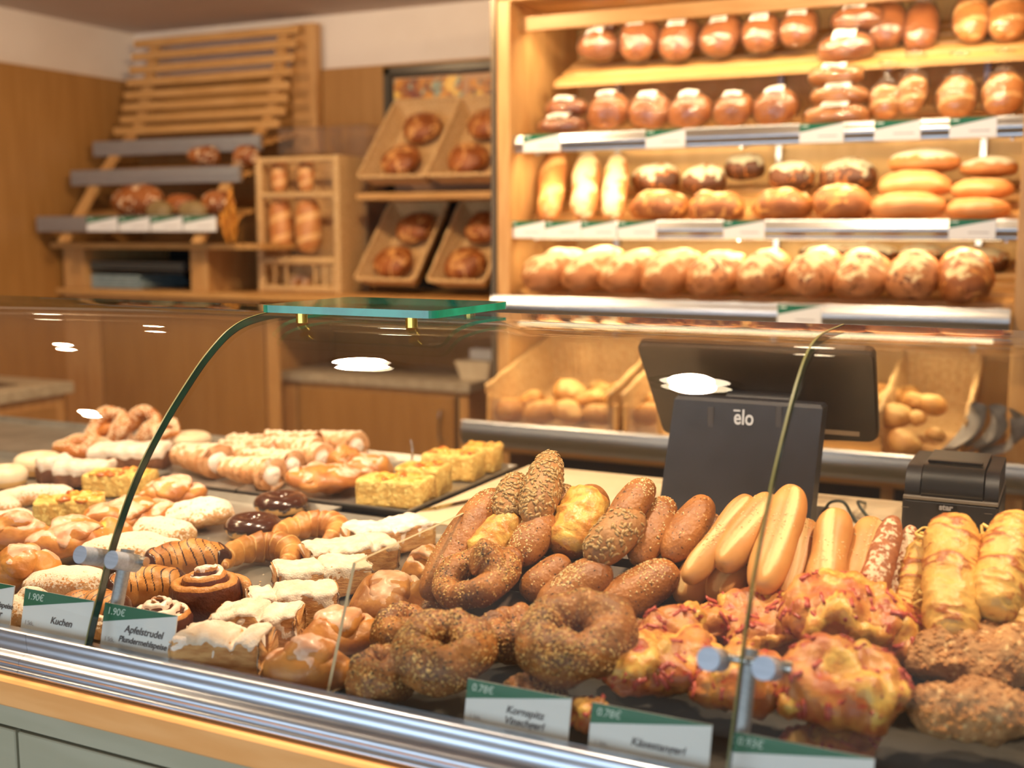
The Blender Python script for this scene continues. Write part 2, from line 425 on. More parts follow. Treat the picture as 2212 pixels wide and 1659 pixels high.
# curved glass
prof = [(.993, 1.046), (1.004, 1.075), (1.019, 1.108), (1.035, 1.147), (1.057, 1.190), (1.082, 1.231), (1.11, 1.268), (1.146, 1.308), (1.185, 1.345), (1.222, 1.377), (1.26, 1.403), (1.285, 1.4155), (1.31, 1.4235), (1.34, 1.4285), (1.37, 1.431), (1.41, 1.4318), (1.50, 1.432)]
pp = spath([(0, a, b) for a, b in prof], 64)[:, 1:]
def curved_pane(x0, x1, label):
    n = len(pp); T = np.gradient(pp, axis=0); T /= np.linalg.norm(T, axis=1)[:, None]; Nn = np.stack([-T[:, 1], T[:, 0]], 1); t = .009
    inn = pp-Nn*t
    V = [(x0, a, b) for a, b in pp]+[(x1, a, b) for a, b in pp]+[(x0, a, b) for a, b in inn]+[(x1, a, b) for a, b in inn]
    Fo = []; Fe = []
    for i in range(n-1):
        Fo += [(i, i+1, n+i+1, n+i), (2*n+i, 3*n+i, 3*n+i+1, 2*n+i+1)]
        Fe += [(i, 2*n+i, 2*n+i+1, i+1), (n+i, n+i+1, 3*n+i+1, 3*n+i)]
    Fe += [(0, n, 3*n, 2*n), (n-1, 2*n+n-1, 4*n-1, 2*n-1)]
    Fe = [tuple(i+4*n for i in f) for f in Fe]; V = V+V
    o = obj('curved_glass_pane', V, Fo+Fe, [CLEAR, GEDGE], None, True)
    for p in o.data.polygons[len(Fo):]: p.material_index = 1; p.use_smooth = False
    return tag(o, label, 'glass pane')
def joint_strip(x, w, par):
    n = len(pp); T = np.gradient(pp, axis=0); T /= np.linalg.norm(T, axis=1)[:, None]; Nn = np.stack([-T[:, 1], T[:, 0]], 1); o_ = pp+Nn*.0006; i_ = pp-Nn*.0105
    V = []; Fc = []
    for P in (o_, i_):
        for s_ in (-1, 1): V += [(x+s_*w/2, a, b) for a, b in P]
    V = V+V
    for i in range(n-1): Fc += [(i, i+1, n+i+1, n+i), (4*n+2*n+i, 4*n+3*n+i, 4*n+3*n+i+1, 4*n+2*n+i+1), (4*n+i, 4*n+2*n+i, 4*n+2*n+i+1, 4*n+i+1), (5*n+i, 5*n+i+1, 7*n+i+1, 7*n+i)]
    o = obj('joint_seal', V, Fc, [mat('seal_gold', '6e6a3a', rough=.3), mat('seal_dark', '1c1a12', rough=.35)], par, False)
    for k, p in enumerate(o.data.polygons): p.material_index = 0 if k % 4 == 0 else 1
J1, J2 = -1.068, -.267
pa_ = curved_pane(CX0, J1-.0013, 'curved clear glass pane over the cakes at the far end of the case')
pb_ = curved_pane(J1+.0013, J2-.0013, 'curved clear glass pane in the middle between both clamp posts')
curved_pane(J2+.0013, CX1, 'curved clear glass pane over the cheese sticks and ham pastries')
joint_strip(J1, .0022, pa_); joint_strip(J2, .0022, pb_)

# raised green-edged glass shelf
zs = 1.4385
a = at_z(572, 673, zs); b = at_z(918, 690, zs); c = at_z(1062, 670, zs)
x0, x1, y0, y1 = a[0], b[0]+.004, (a[1]+b[1])/2, 1.50
def rr(x0, x1, y0, y1, r, n=6):
    P = []
    for cx, cy, s in ((x1-r, y0+r, -90), (x1-r, y1-r, 0), (x0+r, y1-r, 90), (x0+r, y0+r, 180)):
        for k in range(n+1): q = math.radians(s+90*k/n); P.append((cx+r*math.cos(q), cy+r*math.sin(q)))
    return P
P = rr(x0, x1, y0, y1, .015); n = len(P)
gs = obj('glass_shelf', [(x, y, zs) for x, y in P]+[(x, y, zs+.010) for x, y in P], [tuple(range(n-1, -1, -1)), tuple(range(n, 2*n))]+[(i, (i+1) % n, n+(i+1) % n, n+i) for i in range(n)], [CLEARG, GEDGEB], None, False)
for p in gs.data.polygons[2:]: p.material_index = 1
tag(gs, 'small glass shelf with bright green edge raised on brass studs', 'shelf')
def ztop(y): return float(np.interp(y, pp[:, 0], pp[:, 1]))
for sx, sy in ((x0+.05, y0+.03), (x1-.05, y0+.03), (x1-.05, y1-.03), (x0+.05, y1-.03)):
    m = MB(); zb = ztop(sy); m.tube([(sx, sy, zb+.0005), (sx, sy, zs)], .008, 14); ch(m, 'stud', GOLD, gs, True)
GS = (x0, x1, y0, y1)

# low divider pane between cakes and bread
dv = MB().box((-.736, 1.012, 1.032), (-.732, 1.37, 1.170)); V = [list(v) for v in dv.v]
for v in V:
    if v[2] > 1.1 and v[1] < 1.1: v[1] = 1.085
    if v[2] < 1.1 and v[1] < 1.1: v[1] = 1.026
dvo = obj('divider_pane', V, dv.f, [CLEAR, GEDGEL], None, False)
for i, p in enumerate(dvo.data.polygons):
    if i not in (3, 5): p.material_index = 1
tag(dvo, 'low clear divider pane between the strudel slices and the seeded rolls', 'glass pane')

# clamp posts at the two joints
def clamp_post(jx, label, lo, hi):
    R = empty('clamp_post', label, 'glass clamp', (jx, 1.04, 1.02), 'chrome posts clamping the curved glass')
    m = MB(); m.tube([(0, -.012, 0), (0, .008, .065), (0, .030, .128)], .0085, 20); ch(m, 'post', SATIN, R, True)
    m = MB(); m.tube([(-.034, .016, .121), (.034, .016, .121)], .0042, 12); ch(m, 'crossbar', CHROME, R, True)
    for s in (-1, 1):
        m = MB(); x = s*.026
        m.tube([(x, -.024, .132), (x, .016, .117)], .0112, 24); ch(m, 'clamp_disc', SATIN, R, True)
    m = MB(); m.tube([(.034, .016, .121), (.044, .016, .121)], .0062, 12); ch(m, 'end_knob', CHROME, R, True)
    return R
clamp_post(J1, 'chrome clamp post at the glass joint beside the Kuchen card', 0, 0)
clamp_post(J2, 'chrome clamp post at the glass joint in front of the ham pastries', 0, 0)

# trays
def tray(x0, x1, y0, y1, z, label, h=.014):
    V = []; t = .007; sl = .008
    for (a, zz) in ((0, z+h), (sl, z), ):
        V += [(x0+a, y0+a, zz), (x1-a, y0+a, zz), (x1-a, y1-a, zz), (x0+a, y1-a, zz)]
    V += [(x0-t*.4, y0-t*.4, z+h), (x1+t*.4, y0-t*.4, z+h), (x1+t*.4, y1+t*.4, z+h), (x0-t*.4, y1+t*.4, z+h)]
    V += [(x0-t*.4, y0-t*.4, z+h-.004), (x1+t*.4, y0-t*.4, z+h-.004), (x1+t*.4, y1+t*.4, z+h-.004), (x0-t*.4, y1+t*.4, z+h-.004)]
    V += [(x0+sl, y0+sl, z-.0015), (x1-sl, y0+sl, z-.0015), (x1-sl, y1-sl, z-.0015), (x0+sl, y1-sl, z-.0015)]
    Fc = [(4, 5, 6, 7), (16, 19, 18, 17)]
    for k in range(4):
        j = (k+1) % 4
        Fc += [(k, j, 4+j, 4+k), (8+k, 8+j, j, k), (12+k, 12+j, 8+j, 8+k), (16+k, 16+j, 12+j, 12+k)]
    o = obj('baking_tray', V, Fc, STEEL, None, False)
    return tag(o, label, 'tray', 'steel trays in the glass case')
TZ = 1.0145
tray(-1.232, -.745, 1.02, 1.752, TZ, 'steel tray under the powdered strudel slices and crescents')
tray(-1.756, -1.242, 1.02, 1.790, TZ, 'steel tray under the cinnamon snails and chocolate rings')
tray(-2.38, -1.766, 1.02, 1.90, TZ, 'steel tray under the sugared crescents and white iced slices')
tray(-1.50, -1.105, 1.81, 2.278, TZ+.004, 'steel tray under the yellow crumble cakes and glazed buns')
tray(-2.08, -1.512, 1.81, 2.278, TZ+.004, 'steel tray under the cream horns')
tray(-2.75, -2.092, 1.91, 2.278, TZ, 'steel tray under the sugar-crusted rings')

# knife, tongs
k0 = at_z(905, 1103, 1.034); k1 = at_z(1060, 1070, 1.034)
d = (k1-k0); L = np.linalg.norm(d); ang = math.atan2(d[1], d[0])
kn = MB(); V = [(0, 0, 0), (.03, -.012, 0), (.16, -.014, 0), (.16, .012, 0), (.03, .010, 0)]; V2 = [(x, y, .0018) for x, y, z in V]
kn.add(V+V2, [(4, 3, 2, 1, 0), (5, 6, 7, 8, 9), (0, 1, 6, 5), (1, 2, 7, 6), (2, 3, 8, 7), (3, 4, 9, 8), (4, 0, 5, 9)])
kr = empty('cake_knife', 'broad steel cake knife lying on the worktop beside the yellow cakes', 'knife', (k0[0], k0[1], 1.0305)); kr.rotation_euler = (0, 0, ang)
ch(kn, 'blade', CHROME, kr); ch(MB().box((.16, -.012, 0), (.27, .010, .014), .003), 'handle', BLACKP, kr)
tp = at_z(888, 1003, 1.04)
tg = MB()
for s in (-1, 1): tg.tube(spath([(0, s*.002, .075), (.004, s*.010, .05), (0, s*.008, .018), (-.004, s*.016, .001)], 14), .0022, 8)
tg.tube(spath([(-.01, -.016, .002), (0, .0, .012), (.01, .016, .002)], 8), .002, 8)
tg.xf(Matrix.Translation(Vector((tp[0], tp[1], 1.0195)))@Matrix.Rotation(.5, 4, 'Z'))
tag(tg.build('tag_clip', CHROME, None, True), 'small upright wire clip on the tray behind the glazed buns', 'clip')

# sloped rack for the bread
ra = MB()
for i in range(3):
    y = 1.30+i*.052; z = 1.05+SL*(y-1.30)-.004
    ra.add([(-.728, y, z-.012), (1.1, y, z-.012), (1.1, y+.040, z-.012+.040*SL), (-.728, y+.040, z-.012+.040*SL), (-.728, y, z), (1.1, y, z), (1.1, y+.040, z+.040*SL), (-.728, y+.040, z+.040*SL)], [(0,3,2,1),(4,5,6,7),(0,1,5,4),(1,2,6,5),(2,3,7,6),(3,0,4,7)])
WOODD = mat('dark_wood', '5a3b22', '4a2f1a', sc=6, rough=.5, stretch=(1, 8, 8))
rr_ = empty('bread_rack', 'dark wooden slatted bread rack sloping up behind the seeded rings', 'rack', (0, 0, 0))
ch(ra, 'slat_deck', WOODD, rr_)
lg = MB()
for x in (-.72, -.1, .5, 1.06): lg.add([(x, 1.30, 1.0125), (x+.02, 1.30, 1.0125), (x+.02, 1.44, 1.0125), (x, 1.44, 1.0125), (x, 1.30, 1.032), (x+.02, 1.30, 1.032), (x+.02, 1.44, 1.032+.14*SL), (x, 1.44, 1.032+.14*SL)], [(0,3,2,1),(4,5,6,7),(0,1,5,4),(1,2,6,5),(2,3,7,6),(3,0,4,7)])
ch(lg, 'side_support', WOODD, rr_)
bb = MB().box((-.728, 1.012, 1.0125), (1.2, 1.295, 1.024), .002).build('bread_board', mat('dark_tray', '2a2724', '332e29', sc=20, rough=.75)); tag(bb, 'flat dark tray under the seeded rings and ham pastries', 'tray')

# price signs on the front rail
def front_sign(bl, br, label, texts, h, k=.62, tilt=.22, y=1.016):
    A = at_y(*bl, y); B = at_y(*br, y); z = 1.030
    return price_card('price_sign', label, 'price sign', A[0], B[0], y, z, h, tilt, 'price cards standing behind the front glass', texts, k=k)
front_sign((-78, 1335), (18, 1357), 'white and green price card cut by the frame beside the powdered bun', ('1.90€', ['Plundermehlspeise', 'Plunder'], '1 Stk.'), .061)
front_sign((42, 1363), (190, 1400), 'white and green price card reading Kuchen', ('1.90€', ['Kuchen'], '1 Stk.'), .061)
front_sign((214, 1402), (370, 1442), 'white and green price card reading Apfelstrudel Plundermehlspeise', ('1.90€', ['Apfelstrudel', 'Plundermehlspeise'], '1 Stk.'), .062)
front_sign((1000, 1585), (1224, 1632), 'white and green price card reading Kornspitz Vinschgerl', ('0.78€', ['Kornspitz', 'Vinschgerl'], '1 Stk.'), .054)
front_sign((1268, 1640), (1528, 1695), 'white and green price card reading Käsestangerl', ('0.78€', ['Käsestangerl'], '1 Stk.'), .054)
front_sign((1570, 1705), (1880, 1765), 'white and green price card with only its green price band in view', ('0.93€', [], ''), .052)

# ---------------------------------------------------------------- till and printer
ms = empty('till_display', 'black till display on its stand with a pale elo mark', 'till display', (0, 0, 0))
Y = 2.0; A = at_y(1457, 857, Y); B = at_y(1777, 874, Y)
x0, x1, zt = A[0], B[0], (A[2]+B[2])/2
sb = MB(); sb.add([(x0-.022, Y-.02, 1.0305), (x1-.012, Y-.02, 1.0305), (x1-.012, Y+.03, 1.0305), (x0-.022, Y+.03, 1.0305), (x0, Y, zt-.006), (x1, Y, zt-.006), (x1, Y+.045, zt-.006), (x0, Y+.045, zt-.006),
        (x0+.004, Y+.006, zt), (x1-.004, Y+.006, zt), (x1-.004, Y+.04, zt), (x0+.004, Y+.04, zt)], [(0,3,2,1),(0,1,5,4),(1,2,6,5),(2,3,7,6),(3,0,4,7),(4,5,9,8),(5,6,10,9),(6,7,11,10),(7,4,8,11),(8,9,10,11)])
STANDM = mat('stand_black', '2a2a31', '26262c', sc=30, rough=.4, bump=.08, bsc=700)
ch(sb, 'stand', STANDM, ms); ch(MB().box((x0-.02, Y-.03, 1.0305), (x1-.01, Y+.16, 1.038), .002), 'foot', BLACKP, ms)
sl_ = math.atan2(.02, zt-1.03)
def on_stand(px, py):
    p = at_y(px, py, Y); u = (p[2]-1.03)/(zt-1.03); yy = Y-.02*(1-u)-.0008; return at_y(px, py, yy)
for px in (1535, 1682):
    p = on_stand(px, 901); m = MB().tube([(p[0], p[1]+.002, p[2]-.018), (p[0], p[1]+.002, p[2]+.018)], .0055, 12)
    m.v = [(a, p[1]+(b-p[1])*.25, c) for a, b, c in m.v]; ch(m, 'slot_cover', mat('slot', '3b3a3f', rough=.5), ms)
p = on_stand(1606, 917); text_mesh('elo', .034, LOGO, ms, (p[0], p[1]-.0006, p[2]), (math.pi/2-sl_, 0, .0), 0, .0006, 'logo').scale = (.85, 1.12, 1)
p2 = on_stand(1592, 887); ch(MB().box((p2[0]-.006, p2[1]-.001, p2[2]-.0015), (p2[0]+.006, p2[1]+.0005, p2[2]+.0015)), 'logo_bar', LOGO, ms)
tl, tr, br_, bl_ = at_y(1372, 745, 2.05), at_y(1888, 763, 2.05), at_y(1897, 957, 2.17), at_y(1432, 938, 2.17)
fr = [tl, tr, br_, bl_]; nrm = np.cross(tr-tl, bl_-tl); nrm /= np.linalg.norm(nrm); nrm = -nrm if nrm[1] < 0 else nrm
ctr = sum(fr)/4; V = []; 
rnd = []
for i, p in enumerate(fr):
    pv, nx = fr[i-1], fr[(i+1) % 4]
    for k in range(5):
        t = k/4; e = .018
        a_ = p+(pv-p)/np.linalg.norm(pv-p)*e; b_ = p+(nx-p)/np.linalg.norm(nx-p)*e
        rnd.append((1-t)**2*a_+2*t*(1-t)*p+t*t*b_)
n = len(rnd); V = [q*.985+ctr*.015 for q in rnd]+[q+nrm*.006 for q in rnd]+[q+nrm*.022 for q in rnd]
Fc = [tuple(range(n)), tuple(range(3*n-1, 2*n-1, -1))]
for r in (0, 1): Fc += [(r*n+i, (r+1)*n+i, (r+1)*n+(i+1) % n, r*n+(i+1) % n) for i in range(n)]
obj('screen_housing', V, Fc, mat('housing', '362b20', '2e251b', sc=20, rough=.3), ms, False)
hinge = MB().tube([((x0+x1)/2-.06, Y+.10, 1.235), ((x0+x1)/2+.06, Y+.10, 1.235)], .02, 14); ch(hinge, 'hinge', BLACKP, ms, True)
q = at_y(1815, 934, 2.145); ch(MB().box((q[0]-.045, 2.139, q[2]-.004), (q[0]+.035, 2.142, q[2]+.004)), 'label_strip', mat('strip', '7a6248', rough=.5), ms)

pr = empty('receipt_printer', 'black receipt printer with star mark behind the cheese sticks', 'printer', (0, 0, 0))
A = at_y(1945, 1165, 1.97); B = at_y(2153, 1180, 1.97); x0, x1 = A[0], B[0]; y0 = 1.97
zb = 1.0305; zm = at_y(2050, 1082, 1.97)[2]; zt = at_y(2050, 1005, 2.0)[2]
ch(MB().box((x0, y0, zb), (x1, y0+.20, zm-.002), .004), 'body', BLACKP, pr)
ch(MB().box((x0+.001, y0-.001, zm-.003), (x1-.001, y0+.2, zm+.003), .001), 'seam_strip', mat('seam', '6b6258', rough=.4), pr)
w = x1-x0
cv = [(y0+.004, zm+.003)]+[(y0+.004+.036*(1-math.cos(t)), zm+.010+(zt-zm-.012)*math.sin(t)) for t in np.linspace(0, math.pi/2, 8)]+[(y0+.19, zt-.004), (y0+.19, zm+.003)]
extrude_x(cv[::-1], x0+w*.19, x1-w*.17, 'paper_cover', mat('cover_black', '1b1a1a', rough=.3), pr)
cv2 = [(a+.004 if a < y0+.1 else a, b-.004 if b > zm+.01 else b) for a, b in cv]
extrude_x(cv2[::-1], x0+.002, x0+w*.175, 'side_cheek', BLACKP, pr); extrude_x(cv2[::-1], x1-w*.155, x1-.002, 'side_cheek', BLACKP, pr)
ch(MB().box((x0+w*.22, y0+.045, zt-.001), (x1-w*.20, y0+.06, zt+.004), .001), 'paper_slot', mat('slotdark', '0b0a0a', rough=.3), pr)
q = at_y(2046, 1098, y0); ch(MB().box((q[0]-.016, y0-.0012, q[2]-.005), (q[0]+.016, y0, q[2]+.006)), 'name_plate', mat('plate', '0e0d0d', rough=.3), pr)
text_mesh('star', .0135, mat('star_grey', '8d8a8c', rough=.4), pr, (q[0]-.002, y0-.0016, q[2]-.003), (math.pi/2, 0, 0), 0, .0006, 'logo')
for px, py in ((1955, 1095), (2135, 1110)):
    q = at_y(px, py, y0); ch(MB().box((q[0]-.006, y0-.0008, q[2]-.0004), (q[0]+.006, y0, q[2]+.0004)), 'groove', mat('seam', '6b6258'), pr)
CAB = mat('cable_grey', '4a524c', rough=.4)
def cable(pts, label, r=.0028):
    m = MB().tube(spath(pts, 40), r, 8); tag(m.build('cable', CAB, None, True), label, 'cable')
q = at_z(1800, 1115, 1.035)
cable([(q[0]-.10, q[1]+.10, 1.0335), (q[0]-.03, q[1]+.02, 1.0335), (q[0]-.006, q[1], 1.06), (q[0]+.018, q[1], 1.062), (q[0]+.035, q[1], 1.036), (q[0]+.06, q[1]-.05, 1.0335)], 'grey looped cable rising beside the till stand')
q = at_z(1870, 1118, 1.035)
cable([(q[0]-.02, q[1]+.12, 1.0335), (q[0]-.018, q[1]+.02, 1.058), (q[0]-.004, q[1], 1.045), (q[0]+.02, q[1]-.02, 1.0335), (q[0]+.05, q[1]+.02, 1.0335)], 'thin grey cable hooked up just before the receipt printer')

# ---------------------------------------------------------------- pendant spot boxes above the case
def spot(x, y, w, d, z, label, power, cone, tx, ty):
    R = empty('ceiling_spotlight', label, 'lamp', (x, y, z), 'spotlights above the case')
    hm = MB(); n = 24; V = []; 
    for (sx, sy, zz) in ((w*.42, d*.42, .12), (w*.5, d*.5, .05), (w*.5, d*.5, .0), (w*.44, d*.44, .0), (w*.40, d*.40, .02)):
        V += [(sx*math.cos(2*math.pi*k/n), sy*math.sin(2*math.pi*k/n), zz) for k in range(n)]
    Fc = [tuple(range(n))]+[(r*n+k, (r+1)*n+k, (r+1)*n+(k+1) % n, r*n+(k+1) % n) for r in range(4) for k in range(n)]
    obj('housing', V, Fc, mat('lamp_housing', '3a342c', rough=.35, metal=.6), R, True)
    obj('lens', [(w*.40*math.cos(-2*math.pi*k/n), d*.40*math.sin(-2*math.pi*k/n), .018) for k in range(n)], [tuple(range(n))], LAMPM, R, False)
    m = MB().tube([(0, 0, .12), (0, 0, 2.5-z)], .012, 10); ch(m, 'stem', ALU, R, True)
    l = bpy.data.lights.new('spot_light', 'AREA'); l.shape = 'ELLIPSE'; l.size = w*.8; l.size_y = d*.8; l.energy = power; l.color = (1, .80, .60); l.spread = cone
    o = bpy.data.objects.new('spot_light', l); COL.objects.link(o); o.location = (x, y, z-.004)
    o.rotation_euler = (Vector((tx, ty, 1.0))-Vector((x, y, z))).to_track_quat('-Z', 'Y').to_euler()
LAMPM = emis('lamp_glow', (1, .80, .55, 1), 28)
spot(-1.434, 1.405, .18, .12, 2.30, 'oval warm spotlight mirrored in the glass above the cakes', 12.5, 2.4, -1.5, 1.55)
spot(-.667, 1.405, .18, .12, 2.30, 'oval warm spotlight mirrored on the till display', 12, 2.4, -.75, 1.4)
spot(.15, 1.43, .18, .12, 2.30, 'oval warm spotlight over the ham pastries', 12.5, 2.4, 0, 1.35)
LEDM = emis('led_glow', (.95, 1, .9, 1), 60)
def downlight(x, y, label, power, r=.045, col=(1, .74, .46), cone=150, m=None, tgt=None):
    R = empty('downlight', label, 'lamp', (x, y, 2.4995), 'small ceiling downlights'); n = 20
    MB().tube([(0, 0, -.012), (0, 0, 0)], r*1.35, 24).build('trim_ring', ALU, R, False)
    obj('lens', [(r*math.cos(-2*math.pi*k/n), r*math.sin(-2*math.pi*k/n), -.0125) for k in range(n)], [tuple(range(n))], m or LAMPM, R, False)
    l = bpy.data.lights.new('downlight_beam', 'SPOT'); l.energy = power; l.color = col; l.spot_size = math.radians(cone); l.spot_blend = .7; l.shadow_soft_size = r
    o = bpy.data.objects.new('downlight_beam', l); COL.objects.link(o); o.location = (x, y, 2.47)
    if tgt: o.rotation_euler = (Vector(tgt)-Vector((x, y, 2.47))).to_track_quat('-Z', 'Y').to_euler()
downlight(-2.53, 1.43, 'small round downlight above the far cake trays', 40, .022, m=LEDM)
downlight(-2.44, .85, 'small round downlight above the front of the far case', 40, .022, m=LEDM)
downlight(-2.42, 2.02, 'small round downlight over the sugar-crusted rings', 40, .022, m=LEDM)
downlight(-1.9, 2.7, 'round downlight over the staff aisle before the tilted baskets', 80, .05, col=(1, .68, .36), tgt=(-2.3, 4.0, 1.3))
downlight(-.6, 2.6, 'round downlight over the staff aisle before the lit unit', 60, .05, col=(1, .70, .40), tgt=(-.9, 3.5, 1.5))
downlight(-3.3, 2.6, 'round downlight before the leaning rack', 36, .05, col=(1, .68, .38), tgt=(-3.6, 4.0, 1.4))
# ---------------------------------------------------------------- right wall unit
UX0, UX1, UY = -1.70, -.105, 3.40
un = empty('shelving_unit', 'tall lit beech bread shelving unit against the rear wall', 'shelving unit', (0, 0, 0))
ch(MB().box((-1.700, 3.36, 0), (-1.655, 3.93, 2.40), .002), 'side_panel', BEECHV, un)
ch(MB().box((-1.716, 3.35, 0), (-1.7005, 3.40, 2.42)), 'edge_strip', mat('strip_dark', '6d6152', rough=.35, metal=.5), un)
ch(MB().box((UX1-.052, 3.36, 0), (UX1, 3.93, 2.40), .002), 'side_panel', BEECHV, un)
ch(MB().box((-1.66, 3.915, 0), (UX1, 3.935, 2.4)), 'back_panel', mat('unit_back', 'dcb87c', 'd2ac6e', sc=3, rough=.5, stretch=(5, 5, .8)), un)
ch(MB().box((-1.70, 3.36, 2.262), (UX1, 3.93, 2.33), .003), 'top_board', BEECH, un)
ch(MB().box((-1.655, 3.43, 2.180), (UX1-.052, 3.45, 2.222)), 'lamp_bar', BEECH, un)
ch(MB().box((UX1, 3.36, 0), (UX1+.012, 3.40, 2.42)), 'edge_strip', mat('strip_dark', '6d6152'), un)
for x in (-1.50, -.93, -.30): ch(MB().box((x, 3.885, .9), (x+.016, 3.912, 2.2)), 'upright', ALU, un)
def bracket(x, y0, z0, y1, z1): ch(MB().add([(x, y0, z0), (x+.004, y0, z0), (x+.004, y1, z1), (x, y1, z1), (x, y0, z0-.03), (x+.004, y0, z0-.03), (x+.004, y1, z1-.05), (x, y1, z1-.05)], [(0,1,2,3),(7,6,5,4),(0,4,5,1),(1,5,6,2),(2,6,7,3),(3,7,4,0)]), 'bracket', ALU, un)
def slats(x0, x1, y, z, n, dy, dz, w=.045, t=.016, par=None, m=None):
    for i in range(n):
        a = y+i*dy; b = z+i*dz; s = dz/dy
        MB().add([(x0, a, b-t), (x1, a, b-t), (x1, a+w, b-t+w*s), (x0, a+w, b-t+w*s), (x0, a, b), (x1, a, b), (x1, a+w, b+w*s), (x0, a+w, b+w*s)], [(0,3,2,1),(4,5,6,7),(0,1,5,4),(1,2,6,5),(2,3,7,6),(3,0,4,7)]).build('shelf_slat', m or BEECH, par)
SX0, SX1 = -1.652, -.160
za = at_y(1200, 158, 3.66)[2]
slats(SX0+.06, SX1, 3.56, za-.045, 5, .07, .035, par=un)                       # topmost slatted shelf
slats(SX0, SX1, 3.43, 1.838, 5, .09, .018, par=un)
slats(SX0, SX1, 3.43, 1.566, 5, .09, .030, par=un)
slats(SX0, SX1, 3.32, 1.330, 6, .095, .024, par=un)
for x in (-1.60, -.93, -.19):
    for (y0, z0, y1, z1) in ((3.44, 1.82, 3.89, 1.90), (3.44, 1.548, 3.89, 1.68), (3.33, 1.31, 3.89, 1.43)): bracket(x, y0, z0, y1, z1)
RX0, RX1 = -1.680, -.152
def shelf_rail(y, z, h, x0, x1, label, bulge=.012):
    o = extrude_x(rail_prof(y, z, h, bulge), x0, x1, 'price_rail', ALU); return tag(o, label, 'price rail', None)
shelf_rail(3.40, 1.852, .056, RX0, RX1, 'aluminium price rail below the bagged loaves, upper of the lit unit')
shelf_rail(3.40, 1.580, .056, RX0, RX1, 'aluminium price rail below the dark and white loaves in the lit unit')
shelf_rail(3.285, 1.347, .068, RX0, -.16, 'aluminium price rail below the big rye loaves')
shelf_rail(3.10, .972, .075, -1.69, .35, 'wide aluminium rail in front of the roll baskets', .008)
for i, (ps, y, z, h) in enumerate(((((1130, 1210), (1395, 1480), (1727, 1822), (1888, 1988), (2050, 2152)), 3.382, 1.797, .054), (((1101, 1176), (1177, 1254), (1255, 1332), (1335, 1418), (1563, 1652), (2050, 2152)), 3.382, 1.527, .053), (((1680, 1775),), 3.267, 1.281, .062))):
    nm = (['under the bagged twin loaves', 'under the third bagged loaf', 'under the stack of three bagged loaves', 'under the bagged fruit breads', 'under the bagged plaits'],
          ['under the first baguette', 'under the second baguette', 'under the narrow pale baguette', 'under the cracked dark loaf', 'under the round loaf in mid shelf', 'under the smooth white loaves'],
          ['on the rail under the rye loaves'])[i]
    for (a, b), t in zip(ps, nm):
        A = at_y(a, 300+180*i, y); B = at_y(b, 300+180*i, y)
        price_card('shelf_label', 'white and green shelf label '+t, 'shelf label', A[0], B[0], y, z, h, 0, 'labels on the shelf rails', k=.55)
# unit lower part
ch(MB().box((-1.66, 3.14, .872), (.35, 3.18, .905), .003), 'lower_bar', BEECH, un)
ch(MB().box((-1.66, 3.16, .90), (-.16, 3.91, .915)), 'basket_board', BEECH, un)
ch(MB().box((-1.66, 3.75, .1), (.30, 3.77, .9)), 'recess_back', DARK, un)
for x in (-1.66, -1.05, -.45, .1): ch(MB().box((x, 3.17, .05), (x+.03, 3.21, .872)), 'lower_post', BEECHV, un)
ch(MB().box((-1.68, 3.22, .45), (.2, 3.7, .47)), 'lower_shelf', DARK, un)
# tube lights under the shelves
TUBE = emis('tube_glow', (1, .82, .50, 1), 6)
def tube_light(y, z, power, label):
    R = empty('tube_light', label, 'lamp', (-.9, y, z), 'warm tubes under the bread shelves')
    ch(MB().box((-.72, -.012, .0), (.72, .012, .012)), 'holder', ALU, R)
    MB().tube([(-.70, 0, -.007), (.70, 0, -.007)], .006, 10).build('tube', TUBE, R, True)
    l = bpy.data.lights.new('tube_light_glow', 'AREA'); l.shape = 'RECTANGLE'; l.size = 1.4; l.size_y = .03; l.energy = power; l.color = (1, .80, .48)
    o = bpy.data.objects.new('tube_light_glow', l); COL.objects.link(o); o.location = (-.9, y, z-.016); o.rotation_euler = (math.radians(28), 0, 0)
tube_light(3.475, 2.206, 5.2, 'warm tube light above the topmost bagged loaves')
tube_light(3.425, 1.823, 6.4, 'warm tube light under the bagged loaf shelf')
tube_light(3.425, 1.536, 3.6, 'warm tube light under the middle shelf')
tube_light(3.32, 1.265, 3.2, 'warm tube light above the roll baskets')

# ---------------------------------------------------------------- wicker baskets
def weave(P00, P10, P01, P11, nu, nv, amp, t=.004, rib=0.0):
    """woven wall between four corners"""
    P00, P10, P01, P11 = map(np.array, (P00, P10, P01, P11)); N_ = np.cross(P10-P00, P01-P00); N_ = N_/np.linalg.norm(N_)
    V = []; 
    for side in (1, -1):
        for j in range(nv+1):
            for i in range(nu+1):
                u, v = i/nu, j/nv; p = P00*(1-u)*(1-v)+P10*u*(1-v)+P01*(1-u)*v+P11*u*v
                d = amp*math.sin(math.pi*i*.5+math.pi*(j//2 % 2))*(1 if j % 2 else .25)+rib*math.cos(math.pi*i/2); V.append(p+N_*(d+side*t/2))
    m = (nu+1)*(nv+1); Fc = []
    for j in range(nv):
        for i in range(nu):
            a = j*(nu+1)+i; Fc.append((a, a+1, a+nu+2, a+nu+1)); Fc.append((m+a, m+a+nu+1, m+a+nu+2, m+a+1))
    return V, Fc
